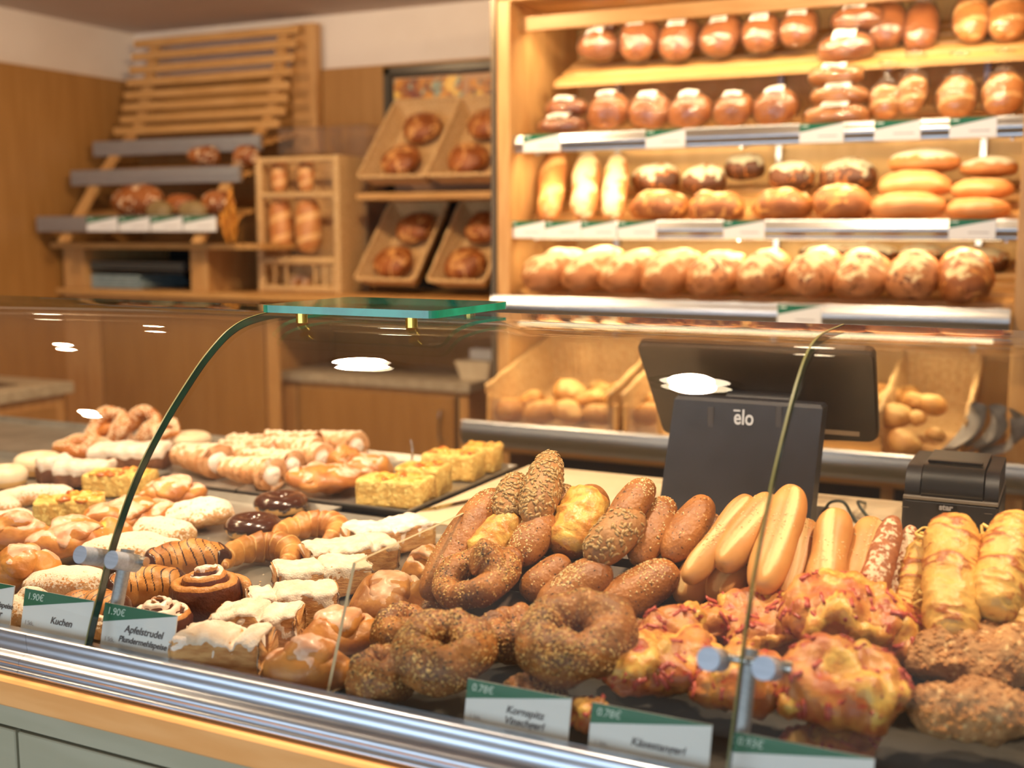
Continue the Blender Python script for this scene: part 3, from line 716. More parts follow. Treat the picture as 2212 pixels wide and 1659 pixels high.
def basket(label, W_, L_, H, loc, rx, rz=0, taper=.03, group=None, cat='basket', front=True):
    """open rectangular wicker basket, floor centred on the origin"""
    R = empty('wicker_basket', label, cat, loc, group); R.rotation_euler = (rx, 0, rz)
    a, b = W_/2-taper, L_/2-taper; A, B = W_/2, L_/2
    m = MB(); c0 = [(-a, -b, 0), (a, -b, 0), (a, b, 0), (-a, b, 0)]; c1 = [(-A, -B, H), (A, -B, H), (A, B, H), (-A, B, H)]
    for k in range(0 if front else 1, 4):
        j = (k+1) % 4; nu = int((W_ if k % 2 == 0 else L_)/.007); m.add(*weave(c0[k], c0[j], c1[k], c1[j], nu, max(6, int(H/.006)), .0022, rib=0 if front else .0035))
    m.add(*weave(c0[0], c0[1], c0[3], c0[2], int(W_/.012), int(L_/.012), .0015)); m.build('woven_body', WICKER, R, True)
    rim = []; 
    for k in range(0 if front else 1, 4):
        p, q = np.array(c1[k]), np.array(c1[(k+1) % 4]); rim += [p+(q-p)*t for t in np.linspace(.03, .97, 14)]
    V, Fc, u, th = sweep(np.array(rim), .008, .008, 10, closed=front, rfun=lambda u, t: 1+.22*np.sin(u*2*math.pi*70+t*2)); obj('rim', V, Fc, WICKER, R)
    return R

# ---------------------------------------------------------------- left rear: cabinets and racks
lc = MB().box((LWALL+.02, 3.88, 0), (-3.075, 4.40, 1.262)).build('side_cabinet', BEECHV); tag(lc, 'tall beech cabinet below the leaning bread rack', 'cabinet')
A = at_y(222, 800, 3.86); B = at_y(570, 800, 3.86)
ch(MB().box((A[0], 3.862, .1), (B[0], 3.879, 1.18), .004), 'door', PANEL, lc); 
ch(MB().box((A[0]-.10, 3.866, .05), (A[0]-.012, 3.879, 1.24)), 'stile', BEECHV, lc); ch(MB().box((B[0]+.012, 3.866, .05), (B[0]+.075, 3.879, 1.24)), 'stile', BEECHV, lc)
ledge = MB().box((LWALL+.02, 3.84, 1.264), (-1.73, 4.40, 1.290), .002).build('wall_shelf', BEECH); tag(ledge, 'long beech wall shelf carrying the wicker stand and baskets', 'shelf')
wk = MB().box((-3.055, 3.97, .915), (-2.13, 4.40, .955), .003).build('stone_worktop', GREYSTONE); tag(wk, 'grey stone worktop on the low cabinet under the wall shelf', 'worktop')
lw = MB().box((-3.05, 3.995, 0), (-2.15, 4.40, .914)).build('low_cabinet', BEECHV); tag(lw, 'low beech cabinet with bow handle under the grey worktop', 'cabinet')
A = at_y(645, 900, 3.98); B = at_y(982, 900, 3.98)
dr = MB().box((A[0], 3.976, .08), (B[0], 3.993, .892), .003).build('door', PANEL, lw)
h1 = at_y(952, 888, 3.96); h2 = at_y(952, 950, 3.96)
ch(MB().tube(spath([(h1[0], 3.975, h1[2]), (h1[0], 3.95, h1[2]-.008), (h1[0], 3.948, h2[2]+.008), (h1[0], 3.975, h2[2])], 16), .0055, 8), 'handle', CHROME, dr, True)
ch(MB().box((A[0]-.012, 3.990, .05), (A[0]-.004, 3.994, .90)), 'gap_strip', DARK, lw); ch(MB().box((B[0]+.004, 3.990, .05), (B[0]+.012, 3.994, .90)), 'gap_strip', DARK, lw)
sw = MB().box((LWALL+.02, 1.9, .905), (-3.60, 3.36, .95), .003).build('sink_worktop', GREYSTONE); tag(sw, 'grey worktop along the panelled wall seen through the far glass', 'worktop')
ch(MB().box((-4.12, 2.4, .948), (-3.72, 3.2, .9515), .001), 'sink_bowl', mat('sink', '4c453e', rough=.3, metal=.6), sw)
sc_ = MB().box((LWALL+.02, 1.95, 0), (-3.63, 3.33, .903)).build('sink_cabinet', BEECHV); tag(sc_, 'beech base cabinet under the grey worktop by the wall', 'cabinet')
ch(MB().box((-3.632, 2.0, .1), (-3.615, 3.28, .86), .003), 'door', PANEL, sc_)
b1 = at_y(1032, 805, 4.1)
tb = empty('paper_tray', 'cream open paper tray at the end of the stone worktop', 'tray', (b1[0], 4.12, .9555))
V = [(-.06, -.05, 0), (.06, -.05, 0), (.06, .05, 0), (-.06, .05, 0), (-.08, -.07, .075), (.08, -.07, .075), (.08, .07, .075), (-.08, .07, .075)]
PAPER = mat('paper', 'e9dcc4', 'e2d3b8', sc=20, rough=.7)
obj('tray_body', V, [(0,3,2,1),(0,1,5,4),(1,2,6,5),(2,3,7,6),(3,0,4,7),(4,5,6,7)], PAPER, tb, False)
obj('napkin_stack', *(lambda m: (m.v, m.f))(MB().box((-.05, .0, .0755), (.06, .06, .12), .004)), mat('napkin', 'e8ebee', rough=.8), tb, False)

# leaning rack
rk = empty('leaning_rack', 'slatted beech rack leaning on the rear wall up to the ceiling', 'rack', (0, 0, 0))
def yr(z): return float(np.interp(z, [1.50, 1.585, 1.80, 1.94, 2.035, 2.43], [3.68, 3.75, 3.92, 4.06, 4.18, 4.30]))
for (lp, rp) in (((300, 76), (634, 62)), ((296, 107), (632, 93)), ((292, 140), (628, 124)), ((289, 171), (625, 154)), ((282, 201), (620, 184)), ((274, 230), (615, 212)), ((266, 258), (610, 240)), ((262, 285), (606, 268))):
    z = at_x(rp[0], rp[1], -3.16)[2]; y = yr(z)
    MB().box((-4.10, y-.012, z-.018), (-3.15, y+.012, z+.018), .003).build('slat', BEECH, rk)
for x in (-4.02, -3.27):
    m = MB(); zz = np.linspace(1.50, 2.44, 12)
    for z0, z1 in zip(zz[:-1], zz[1:]): m.add([(x, yr(z0)+.014, z0), (x+.05, yr(z0)+.014, z0), (x+.05, yr(z0)+.04, z0), (x, yr(z0)+.04, z0), (x, yr(z1)+.014, z1), (x+.05, yr(z1)+.014, z1), (x+.05, yr(z1)+.04, z1), (x, yr(z1)+.04, z1)], [(0,3,2,1),(4,5,6,7),(0,1,5,4),(1,2,6,5),(2,3,7,6),(3,0,4,7)])
    m.build('stile', BEECHV, rk)
ch(MB().box((-3.23, 4.345, 1.30), (-3.10, 4.395, 2.46), .003), 'wall_board', BEECHV, rk)
for i, (y, z, xl) in enumerate(((4.03, 1.955, -4.12), (3.89, 1.818, -4.12), (3.72, 1.612, -4.16))):
    nm = ('top', 'middle', 'bottom')[i]
    o = extrude_x(rail_prof(y, z, .068), xl, -3.165, 'price_rail', SATIN)
    tag(o, ['plain price rail on the leaning rack, highest of three', 'plain price rail on the leaning rack between the other two', 'price rail with four labels at the foot of the leaning rack'][i], 'price rail')
    slats(-4.1, -3.19, y+.02, z-.04, 4, .075, .02, par=rk)
for i, (a, b) in enumerate(((188, 254), (257, 323), (326, 394), (396, 467))):
    A = at_y(a, 480, 3.70); B = at_y(b, 480, 3.70)
    price_card('shelf_label', 'white and green label on the leaning rack, '+('nearest the panelled wall', 'second from the panelled wall', 'third from the panelled wall', 'nearest the wicker stand')[i], 'shelf label', A[0], B[0], 3.699, 1.547, .060, 0, 'labels on the leaning rack', k=.55)
bd = MB().box((-4.18, 3.80, 1.472), (-3.0, 4.38, 1.496), .003).build('rack_board', BEECH); tag(bd, 'beech board under the leaning rack above the dark shelf cabinet', 'shelf')
oc = empty('open_cabinet', 'open shelf cabinet with black inside under the leaning rack', 'cabinet', (0, 0, 0))
for px0, px1 in ((138, 182), (412, 448)):
    A = at_y(px0, 600, 3.86); B = at_y(px1, 600, 3.86); ch(MB().box((A[0], 3.86, 1.2905), (B[0], 4.38, 1.471), .002), 'side', BEECHV, oc)
ch(MB().box((-4.0, 4.36, 1.2905), (-3.2, 4.38, 1.471)), 'back', DARK, oc)
for k in range(3):
    zz = at_y(300, 588-10*k, 3.95)[2]
    A = at_y(190, 580, 3.93); B = at_y(404, 580, 3.93)
    tag(MB().box((A[0], 3.90, 1.378+.012*k), (B[0], 4.3, 1.387+.012*k), .003).build('metal_sheet', mat('sheet', '8d9a9c', rough=.4, metal=.7)), 'flat metal sheet in the dark cabinet, '+('lowest', 'middle', 'topmost')[k]+' of its stack', 'sheet', 'metal sheets stacked in the cabinet')
ch(MB().box((A[0]-.01, 3.9, 1.362), (B[0]+.01, 4.35, 1.372)), 'shelf', DARK, oc)
rg = random.Random(4)
for k in range(5):
    A = at_y(203+rg.randint(-3, 5), 620, 3.93); B = at_y(314+rg.randint(-4, 8), 620, 3.93)
    tag(MB().box((A[0], 3.90, 1.2915+.0125*k), (B[0], 4.2, 1.302+.0125*k), .004).build('paper_bundle', mat('bundle', '9fb4bb', '8fa5ad', sc=30, rough=.6)), 'flat pale blue paper bundle in the dark cabinet, '+('lowest', 'second from the bottom', 'middle', 'second from the top', 'topmost')[k]+' of the pile', 'paper bundle', 'paper bundles in the cabinet')

# upright wicker stand
A = at_y(560, 630, 4.0); B = at_y(740, 630, 4.0); zt = at_y(650, 338, 4.0)[2]; w = B[0]-A[0]
ws = empty('wicker_stand', 'upright wicker stand holding four baguettes', 'stand', (A[0], 4.0, 1.2905)); hh = zt-1.29
def rope(p, q, r, name, par):
    V, Fc, u, th = sweep(np.linspace(p, q, 60), r, r, 10, rfun=lambda u, t: 1+.13*np.sin(u*2*math.pi*26+t)); obj(name, V, Fc, WICKER, par)
for x in (.018, w-.018):
    for y in (.0, .17): rope((x, y, .0), (x, y+.0, hh), .018, 'post', ws)
for z, r in ((hh-.012, .012), (hh*.72, .013), (hh*.235, .018), (.015, .016)): rope((.018, 0, z), (w-.018, 0, z), r, 'crossbar', ws)
m = MB().add(*weave((.0, .19, 0), (w, .19, 0), (0, .19, hh), (w, .19, hh), 40, 80, .003)); m.build('woven_back', WICKER, ws, True)
m = MB().add(*weave((.0, .0, 0), (.0, .19, 0), (0, .0, hh), (0, .19, hh), 20, 80, .003)); m.build('woven_side', WICKER, ws, True)
m = MB().add(*weave((w, .0, 0), (w, .19, 0), (w, .0, hh), (w, .19, hh), 20, 80, .003)); m.build('woven_side', WICKER, ws, True)
for t in (.20, .34, .68, .80, .9): rope((w*t, 0, .02), (w*t, 0, hh*.22), .0055, 'cane', ws)
WS = (A[0], w, hh)
def acryl(px0, px1, py0, py1, y0, y1, label):
    A = at_y(px0, py1, y0); B = at_y(px1, py0, y0); o = MB().box((A[0], y0, A[2]), (B[0], y1, B[2]), 0).build('acrylic_box', ACRYL); return tag(o, label, 'display box')
acryl(602, 700, 272, 334, 4.02, 4.15, 'clear acrylic box resting on top of the wicker stand')
A = at_y(722, 640, 4.15); B = at_y(792, 268, 4.15)
tag(MB().box((A[0], 4.15, 1.2905), (B[0], 4.30, B[2]), 0).build('acrylic_box', ACRYL), 'tall clear acrylic bread box beside the wicker stand', 'display box')

# poster frame and basket shelf
A = at_y(832, 150, 4.39); C_ = at_y(1080, 640, 4.39)
pf = empty('poster_frame', 'dark-framed poster board hanging behind the tilted baskets', 'poster', (0, 0, 0)); zt = at_y(840, 146, 4.39)[2]
FR = mat('frame_dark', '4a463f', rough=.3, metal=.4); xr = -1.72
for lo, hi in (((A[0], 4.37, 1.30), (A[0]+.035, 4.40, zt)), ((A[0], 4.37, zt-.035), (xr, 4.40, zt)), ((xr-.03, 4.37, 1.30), (xr, 4.40, zt))): ch(MB().box(lo, hi, .003), 'frame', FR, pf)
ch(MB().box((A[0]+.03, 4.382, 1.30), (xr-.02, 4.398, zt-.03)), 'backing', mat('backing', '3a3028', rough=.8), pf)
ch(MB().box((A[0]+.05, 4.378, 1.72), (xr-.04, 4.382, zt-.05)), 'mount', mat('mount', 'caa27e', rough=.7), pf)
PHOTO = mat('photo_print', 'd9932f', '7a2f24', sc=12, rough=.35, spk=['f0c45a', '8fa08c', '55241c'], spsc=13, spt=.56)
for a, b in ((852, 1000), (1012, 1110)):
    X0 = at_y(a, 180, 4.376)[0]; X1 = min(xr-.05, at_y(b, 180, 4.376)[0]); z1 = at_y((a+b)/2, 168, 4.376)[2]
    ch(MB().box((X0, 4.374, 1.80), (X1, 4.378, z1)), 'printed_photo', PHOTO, pf)
bs = MB().box((at_y(768, 418, 3.98)[0], 3.98, 1.672), (-1.73, 4.38, 1.700), .003).build('basket_shelf', BEECH); tag(bs, 'short beech shelf carrying the upper pair of tilted baskets', 'shelf')
TB = {}
for r, (zz, pyf, offs) in enumerate(((1.702, 395, ((782, 925), (928, 1068))), (1.291, 615, ((776, 900), (932, 1052))))):
    for k, (a, b) in enumerate(offs):
        y = 4.02; X0 = at_y(a, pyf, y)[0]; X1 = at_y(b, pyf, y)[0]; wd = X1-X0; Lb = .44; ang = math.radians(48)
        lab = (('tilted wicker basket on the short shelf next to the wicker stand', 'tilted wicker basket on the short shelf against the lit unit'), ('tilted wicker basket on the wall shelf next to the wicker stand', 'tilted wicker basket on the wall shelf against the lit unit'))[r][k]
        ox = (X0+X1)/2; loc = (ox, y+.03+math.cos(ang)*Lb/2-.0, zz+.012+math.sin(ang)*Lb/2)
        TB[(r, k)] = (basket(lab, wd+.005, Lb, .075, loc, ang, group='tilted wicker baskets by the poster'), loc, ang, wd)
# ---------------------------------------------------------------- food materials
def crust(n, a, b, **k): k.setdefault('rough', .5); k.setdefault('bump', .5); k.setdefault('bsc', 160); k.setdefault('vary', .07); return mat(n, a, b, **k)
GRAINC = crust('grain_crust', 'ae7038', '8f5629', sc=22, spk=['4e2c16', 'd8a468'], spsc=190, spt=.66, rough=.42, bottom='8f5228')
RINGC = crust('seeded_ring_crust', 'a3672f', '77481f', sc=26, spk=['4e3018', 'd8b070'], spsc=230, spt=.62, bump=.6, rough=.5)
SUNC = crust('sunflower_crust', 'b88450', '9c6a3c', sc=30, spk=['6a4020'], spsc=200, spt=.64, bump=.5)
SESAME = mat('sesame', 'f0d8a4', 'dcb878', sc=300, rough=.4)
SUNSEED = mat('sunflower_seed', 'c0a070', 'a88450', sc=300, rough=.4)
POPPY = mat('dark_seed', '3a3026', rough=.4)
MELT = mat('melted_cheese', 'e6b85e', 'c8843c', sc=70, rough=.35, bump=.5, bsc=120)
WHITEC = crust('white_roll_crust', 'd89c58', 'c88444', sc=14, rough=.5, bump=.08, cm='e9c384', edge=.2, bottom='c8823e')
FLOURC = crust('floury_crust', 'a8663c', '8f5230', sc=70, top='dcc0a0', topt=.8, topn=.6, rough=.7)
CHSTICK = crust('cheese_crust', 'e0b05e', 'd4a050', sc=40, cm='a85e2a', edge=.22, rough=.4, bump=.6, bsc=110)
CHSTRAND = mat('cheese_strand', 'f4d888', 'e8c268', sc=100, rough=.4)
BACC = crust('ham_crust', 'd0904c', 'ac5c32', sc=34, rough=.38, bump=.7, bsc=90, spk=['a83a24'], spsc=70, spt=.66)
BACON = mat('ham_piece', 'c0584c', 'a84238', sc=120, rough=.35)
CRUMB = crust('crumble_crust', 'c4925e', 'a87648', sc=60, rough=.7, bump=1.0, bsc=190, spk=['e8c088'], spsc=140, spt=.60)
CROIS = crust('croissant_crust', 'ca8c48', 'a5672e', sc=24, rough=.4, bump=.3, bsc=120, cm='deb070', edge=.3, stretch=(1, 1, 1))
CHOC = mat('chocolate', '4a2414', '3c1c10', sc=8, rough=.2, coat=.3)
CHOCD = crust('striped_croissant', 'c98a44', 'a5642c', sc=26, rough=.4, cm='3a1c10', edge=.05, bump=.3)
DOUGH = mat('donut_dough', 'ecc384', 'e0b06c', sc=20, rough=.6)
CINN = crust('cinnamon_dough', 'd09050', 'b87838', sc=30, rough=.35, cm='5e2a16', edge=.12, bump=.4, bsc=240)
ICE = mat('icing', 'f6e4d6', 'efd6c4', sc=30, rough=.25)
PGLAZE = mat('pink_glaze', 'f0ccb4', 'dca07c', sc=50, rough=.38, coat=.08)
DANISH = crust('danish_crust', 'cc8a42', 'a8642c', sc=26, rough=.42, bump=.3, bsc=120, cm='f6c75a', edge=.15, coat=.08)
CUST = mat('custard', 'f6cc50', 'eebc40', sc=30, rough=.3)
SUGC = crust('sugar_dusted', 'dcae7c', 'cc8c50', sc=110, rough=.75, top='f4e0cc', topt=.2, topn=.9, bump=.5, bsc=300)
SUGW = crust('sugar_white', 'e0b482', 'd0985e', sc=95, rough=.9, top='f6e4d0', topt=.30, topn=.8, bump=.7, bsc=340)
STRUD = crust('strudel_side', 'd8a468', 'bc7e44', sc=40, rough=.6, bump=.6, bsc=160, stretch=(1, 1, 3.2))
SUGAR = mat('powdered_sugar', 'f4e6d8', 'e8d2bc', sc=60, rough=.95, bump=.5, bsc=420)
PAST = crust('horn_pastry', 'e4b080', 'c98a52', sc=34, rough=.65, bump=.5, bsc=200, top='f4d8bc', topt=.5, topn=.4)
CREAM = mat('cream', 'fff4ea', 'fdeedd', sc=20, rough=.5)
ICED = mat('pale_icing', 'f6dfc0', 'f2d8b4', sc=14, rough=.4)
CAKE = crust('yellow_cake', 'e8c470', 'd6a856', sc=50, rough=.7, bump=1.0, bsc=130, spk=['fbe08a'], spsc=120, spt=.58, vary=.03)
FRUIT = mat('fruit_topping', 'eeb44c', 'e09436', sc=46, rough=.25, coat=.4, bump=.3, bsc=90)
FRUITE = mat('browned_fruit', 'd8782a', 'b4561e', sc=60, rough=.3, coat=.4)
CHSLICE = mat('chocolate_sponge', '8a5a3c', '6e4530', sc=60, rough=.7, bump=.6)
SUGRING = crust('sugar_ring_crust', 'cc8038', 'b4682a', sc=18, rough=.35, bump=.15)
GRAIN_S = mat('coarse_sugar', 'ffe9cc', 'f8d4a8', sc=200, rough=.4)

# ---------------------------------------------------------------- bread builders: origin at base centre, length along X
def sticky(L, R, seed=0, bend=0.0, e=2.6, n=40, ns=22, rfun=None, squash=.92, lump=.06):
    x, r = endr(n, e); P = np.stack([x*L/2, bend*(1-x**2), np.zeros(n)], 1)
    V, Fc, u, th = sweep(P, R*r, R*squash*r, ns, rfun=rfun, flat=.85)
    V = disp(V, Fc, R*lump*2, 1/R*.55, seed, 3); V[:, 2] += R*squash*.85
    return V, Fc, u, th
def quat_from(xd, up=(0, 0, 1)):
    x = Vector(xd).normalized(); u = Vector(up); z = (u-x*u.dot(x)).normalized(); y = z.cross(x)
    return Matrix((x, y, z)).transposed().to_quaternion()
def part(name, VF, m, par, **k): return obj(name, VF[0], VF[1], m, par, **k)
def fin(o, label, cat, loc, q, group=None):
    o.location = loc; o.rotation_mode = 'QUATERNION'; o.rotation_quaternion = q; return tag(o, label, cat, group)

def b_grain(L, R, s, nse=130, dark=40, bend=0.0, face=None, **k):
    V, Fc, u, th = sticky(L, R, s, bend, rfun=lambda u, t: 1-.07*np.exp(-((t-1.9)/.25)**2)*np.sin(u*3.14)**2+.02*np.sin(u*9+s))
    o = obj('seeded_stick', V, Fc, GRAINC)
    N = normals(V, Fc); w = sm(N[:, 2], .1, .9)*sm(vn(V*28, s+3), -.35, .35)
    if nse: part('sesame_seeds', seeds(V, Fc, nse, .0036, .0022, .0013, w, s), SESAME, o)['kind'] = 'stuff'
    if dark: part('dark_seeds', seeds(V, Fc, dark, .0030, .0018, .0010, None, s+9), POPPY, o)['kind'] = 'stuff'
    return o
def b_sun(L, R, s, n=230, bend=0.0, **k):
    V, Fc, u, th = sticky(L, R, s, bend, e=2.2, lump=.09)
    o = obj('sunflower_seed_stick', V, Fc, SUNC); N = normals(V, Fc)
    part('sunflower_seeds', seeds(V, Fc, n, .0100, .0052, .0030, sm(N[:, 2], -.5, .3), s), SUNSEED, o)['kind'] = 'stuff'; return o
def b_cheese(L, R, s, **k):
    V, Fc, u, th = sticky(L, R, s, 0, lump=.08)
    o = obj('cheese_topped_stick', V, Fc, GRAINC); N = normals(V, Fc)
    w = sm(N[:, 2], -.15, .5)*sm(np.abs(u-.42), .40, .30); w = np.clip(w+.5*vn(V*60, s)*w, 0, 1)
    V2, F2 = shell(V, Fc, w, .005, .002); V2 = disp(V2, F2, .005, 110, s, 2)
    part('melted_cheese', (V2, F2), MELT, o); return o
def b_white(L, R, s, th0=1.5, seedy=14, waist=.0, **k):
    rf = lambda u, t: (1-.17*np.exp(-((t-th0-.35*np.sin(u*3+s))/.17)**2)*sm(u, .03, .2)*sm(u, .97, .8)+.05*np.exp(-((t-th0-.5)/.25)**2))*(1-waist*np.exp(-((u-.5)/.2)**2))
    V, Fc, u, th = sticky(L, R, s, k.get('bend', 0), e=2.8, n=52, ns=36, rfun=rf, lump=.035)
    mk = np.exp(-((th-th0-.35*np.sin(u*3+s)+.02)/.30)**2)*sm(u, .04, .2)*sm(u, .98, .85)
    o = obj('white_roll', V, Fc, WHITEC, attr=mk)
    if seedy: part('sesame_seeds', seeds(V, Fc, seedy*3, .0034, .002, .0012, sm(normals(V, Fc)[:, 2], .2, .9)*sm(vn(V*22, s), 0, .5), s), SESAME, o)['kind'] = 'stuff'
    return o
def b_flour(L, R, s, **k):
    V, Fc, u, th = sticky(L, R, s, 0, lump=.08); return obj('floury_stick', V, Fc, FLOURC)
def b_chst(L, R, s, strands=26, **k):
    V, Fc, u, th = sticky(L, R, s, .0, e=3.2, n=70, ns=36, lump=.10, rfun=lambda u, t: 1+.02*np.sin(u*21+1.5*np.sin(t*2+s)))
    w = fbm(np.stack([V[:, 0]*110, V[:, 1]*46, V[:, 2]*46], 1), s, 2); w2 = 1-np.abs(w)*3.4
    V = V+normals(V, Fc)*(np.clip(w2, 0, 1)*.0025)[:, None]
    o = obj('cheese_stick', V, Fc, CHSTICK, attr=np.clip(w2*.9, 0, 1)*sm(vn(V*24, s+2), -.6, .3))
    m = MB(); rg = random.Random(s)
    for i in range(strands):
        x = rg.uniform(-L*.45, L*.48); sd = rg.choice((-1, 1)); y = sd*R*rg.uniform(.8, 1.0); z = R*rg.uniform(.3, .9)
        m.tube(spath([(x, y, z), (x+rg.uniform(-.01, .01), y+sd*rg.uniform(.002, .010), z-rg.uniform(0, .01)), (x+rg.uniform(-.02, .02), y+sd*rg.uniform(.001, .016), z-rg.uniform(.004, .02))], 7), rg.uniform(.0012, .0028), 5)
    if strands: q = m.build('cheese_shreds', CHSTRAND, o, True); q['kind'] = 'stuff'
    return o
def b_bacon(L, Wd, H, s, n=44, elong=False, **k):
    x, r = endr(46, 2.1); P = np.stack([x*L/2, 0*x, 0*x], 1)
    V, Fc, u, th = sweep(P, Wd/2*r, H/2*r, 40, flat=.6)
    V = disp(V, Fc, .016, 30, s, 2); V = disp(V, Fc, .006, 95, s+4, 2); V[:, 2] -= V[:, 2].min()
    o = obj('ham_cheese_pastry', V, Fc, BACC); N = normals(V, Fc); w = sm(N[:, 2], .0, .6)
    m2 = w*sm(vn(V*34, s+8), -.05, .35)
    V2, F2 = shell(V, Fc, m2, .0035, .002); part('melted_cheese', (disp(V2, F2, .003, 150, s, 2), F2), MELT, o)
    rg = np.random.default_rng(s); up = np.where((N[:, 2] > .25))[0]; m = MB()
    for i in rg.choice(up, int(n*.8)):
        p, nn = V[i], N[i]; a = rg.normal(size=3); a -= nn*(a@nn); a /= np.linalg.norm(a); b = np.cross(nn, a)
        l = rg.uniform(.004, .009); w_ = rg.uniform(.0016, .0032); V3 = []
        for t in (-1, -.33, .33, 1):
            q = p+nn*(.0006+.002*t*t*rg.uniform(-.5, 1))+a*l*t
            V3 += [q+b*w_, q-b*w_, q-b*w_-nn*.002, q+b*w_-nn*.002]
        Fb = [(0, 1, 2, 3), (15, 14, 13, 12)]+[(4*c+j, 4*c+4+j, 4*c+4+(j+1) % 4, 4*c+(j+1) % 4) for c in range(3) for j in range(4)]
        m.add(V3, Fb)
    q = m.build('ham_pieces', BACON, o, True); q['kind'] = 'stuff'; return o
def b_crumb(L, Wd, H, s, **k):
    x, r = endr(46, 2.4); P = np.stack([x*L/2, 0*x, 0*x], 1)
    V, Fc, u, th = sweep(P, Wd/2*r, H/2*r, 44, flat=.6, rfun=lambda u, t: 1+.08*np.sin(u*16+s)*np.ones_like(t))
    V = disp(V, Fc, .014, 34, s, 2); w = np.abs(vn(V*130, s+2)); V = V+normals(V, Fc)*((.0035*(.5-w))[:, None]); V[:, 2] -= V[:, 2].min()
    o = obj('crumble_roll', V, Fc, CRUMB); part('crumbs', seeds(V, Fc, 260, .0058, .005, .004, sm(normals(V, Fc)[:, 2], -.3, .4), s), mat('crumbs', 'cc9256', 'ac7240', sc=200, rough=.7), o)['kind'] = 'stuff'; return o
def b_sring(D, H, s, nse=700, hole=.17, **k):
    n = 60; t = np.linspace(0, 2*math.pi, n, endpoint=False); r = D/2*(1-hole)/2; Rm = D/2-r
    P = np.stack([Rm*np.cos(t), Rm*np.sin(t), 0*t], 1)
    V, Fc, u, th = sweep(P, r*(1+.07*np.sin(3*t+s)), H/2*(1+.06*np.sin(2*t+s)), 26, closed=True, flat=.75, rfun=lambda u, q: 1+.05*np.sin(u*44+q*2)*np.ones_like(q))
    V = disp(V, Fc, .009, 30, s, 3); V[:, 2] -= V[:, 2].min(); o = obj('seeded_ring_roll', V, Fc, RINGC); w = sm(normals(V, Fc)[:, 2], -.35, .5)*sm(vn(V*36, s), -.6, .3)
    part('sesame_seeds', seeds(V, Fc, nse, .0042, .0028, .0016, w, s), mat('seed_mix', 'e2bd78', 'b98a48', sc=160, rough=.45), o)['kind'] = 'stuff'
    part('dark_seeds', seeds(V, Fc, nse//2, .0034, .0022, .0013, w, s+3), POPPY, o)['kind'] = 'stuff'; return o
def b_knot(D, H, s, **k):
    t = np.linspace(0, 1, 110); a = t*2*math.pi*1.55-2.2; rr_ = D*.33*(1-.35*sm(t, .75, 1))
    P = np.stack([rr_*np.cos(a), rr_*np.sin(a), .008*np.sin(t*9)], 1); P[-18:, 2] += np.linspace(0, .03, 18); P[-18:, :2] *= np.linspace(1, .15, 18)[:, None]
    P = spath(P[::6], 110); rad = D*.155*np.minimum(1, sm(t, -.04, .08))*(1+.35*sm(t, .86, .97))*sm(1-t, -.012, .02)
    V, Fc, u, th = sweep(P, rad, rad*.95, 20, rfun=lambda u, q: 1+.04*np.sin(u*50)*np.ones_like(q)); V = disp(V, Fc, .006, 34, s, 3); V[:, 2] -= V[:, 2].min()
    o = obj('seeded_knot_roll', V, Fc, RINGC); w = sm(normals(V, Fc)[:, 2], -.3, .4)*sm(vn(V*40, s), -.4, .2)
    part('sesame_seeds', seeds(V, Fc, 620, .0038, .0025, .0015, w, s), mat('seed_mix', 'e2bd78'), o)['kind'] = 'stuff'
    part('dark_seeds', seeds(V, Fc, 160, .0034, .0022, .0013, w, s+3), POPPY, o)['kind'] = 'stuff'; return o

# pastries
def b_donut(D, H, s, **k):
    n = 48; t = np.linspace(0, 2*math.pi, n, endpoint=False); hole = .14; r = D/2*(1-hole)/2; Rm = D/2-r; P = np.stack([Rm*np.cos(t), Rm*np.sin(t), 0*t], 1)
    V, Fc, u, th = sweep(P, r, H/2, 28, closed=True, flat=.9); V[:, 2] -= V[:, 2].min()
    o = obj('chocolate_ring', V, Fc, DOUGH)
    V2, Fc, u, th = sweep(P, r, H/2, 40, closed=True, flat=.9); V2[:, 2] -= V2[:, 2].min(); lim = H*.40+.0035*np.sin(u*2*math.pi*7+s)+.003*np.sin(u*2*math.pi*13+2*s)
    w = sm(V2[:, 2]-lim, -.0012, .0012); part('chocolate_icing', shell(V2, Fc, w, .0022, .001), CHOC, o); return o
def b_crois(D, s, span=250, rad=.345, **k):
    n = 130; t = np.linspace(0, 1, n); a = math.radians(90)+math.radians(span)*(t-.5); Rm = D*.34
    P = np.stack([Rm*np.cos(a)*1.15, Rm*np.sin(a)*1.7, 0*t], 1); env = np.sin(math.pi*np.clip(t, .0, 1))**.62
    seg = t*9; saw = 1+.20*((seg-np.floor(seg)))*np.where(t < .5, 1, 0)+.20*(1-(seg-np.floor(seg)))*np.where(t >= .5, 1, 0)
    rr_ = D*rad*.52*(.14+.80*env)*saw; rr_[0] *= .4; rr_[-1] *= .4
    V, Fc, u, th = sweep(P, rr_, rr_*1.12, 24, flat=.8); V = disp(V, Fc, .004, 40, s, 3); V[:, 2] -= V[:, 2].min()
    sg = u*9+.25*np.sin(th); f = sg-np.floor(sg); mk = np.where(u < .5, sm(f, .22, .0), sm(f, .8, 1.0))*.8
    return obj('croissant', V, Fc, CROIS, attr=mk)
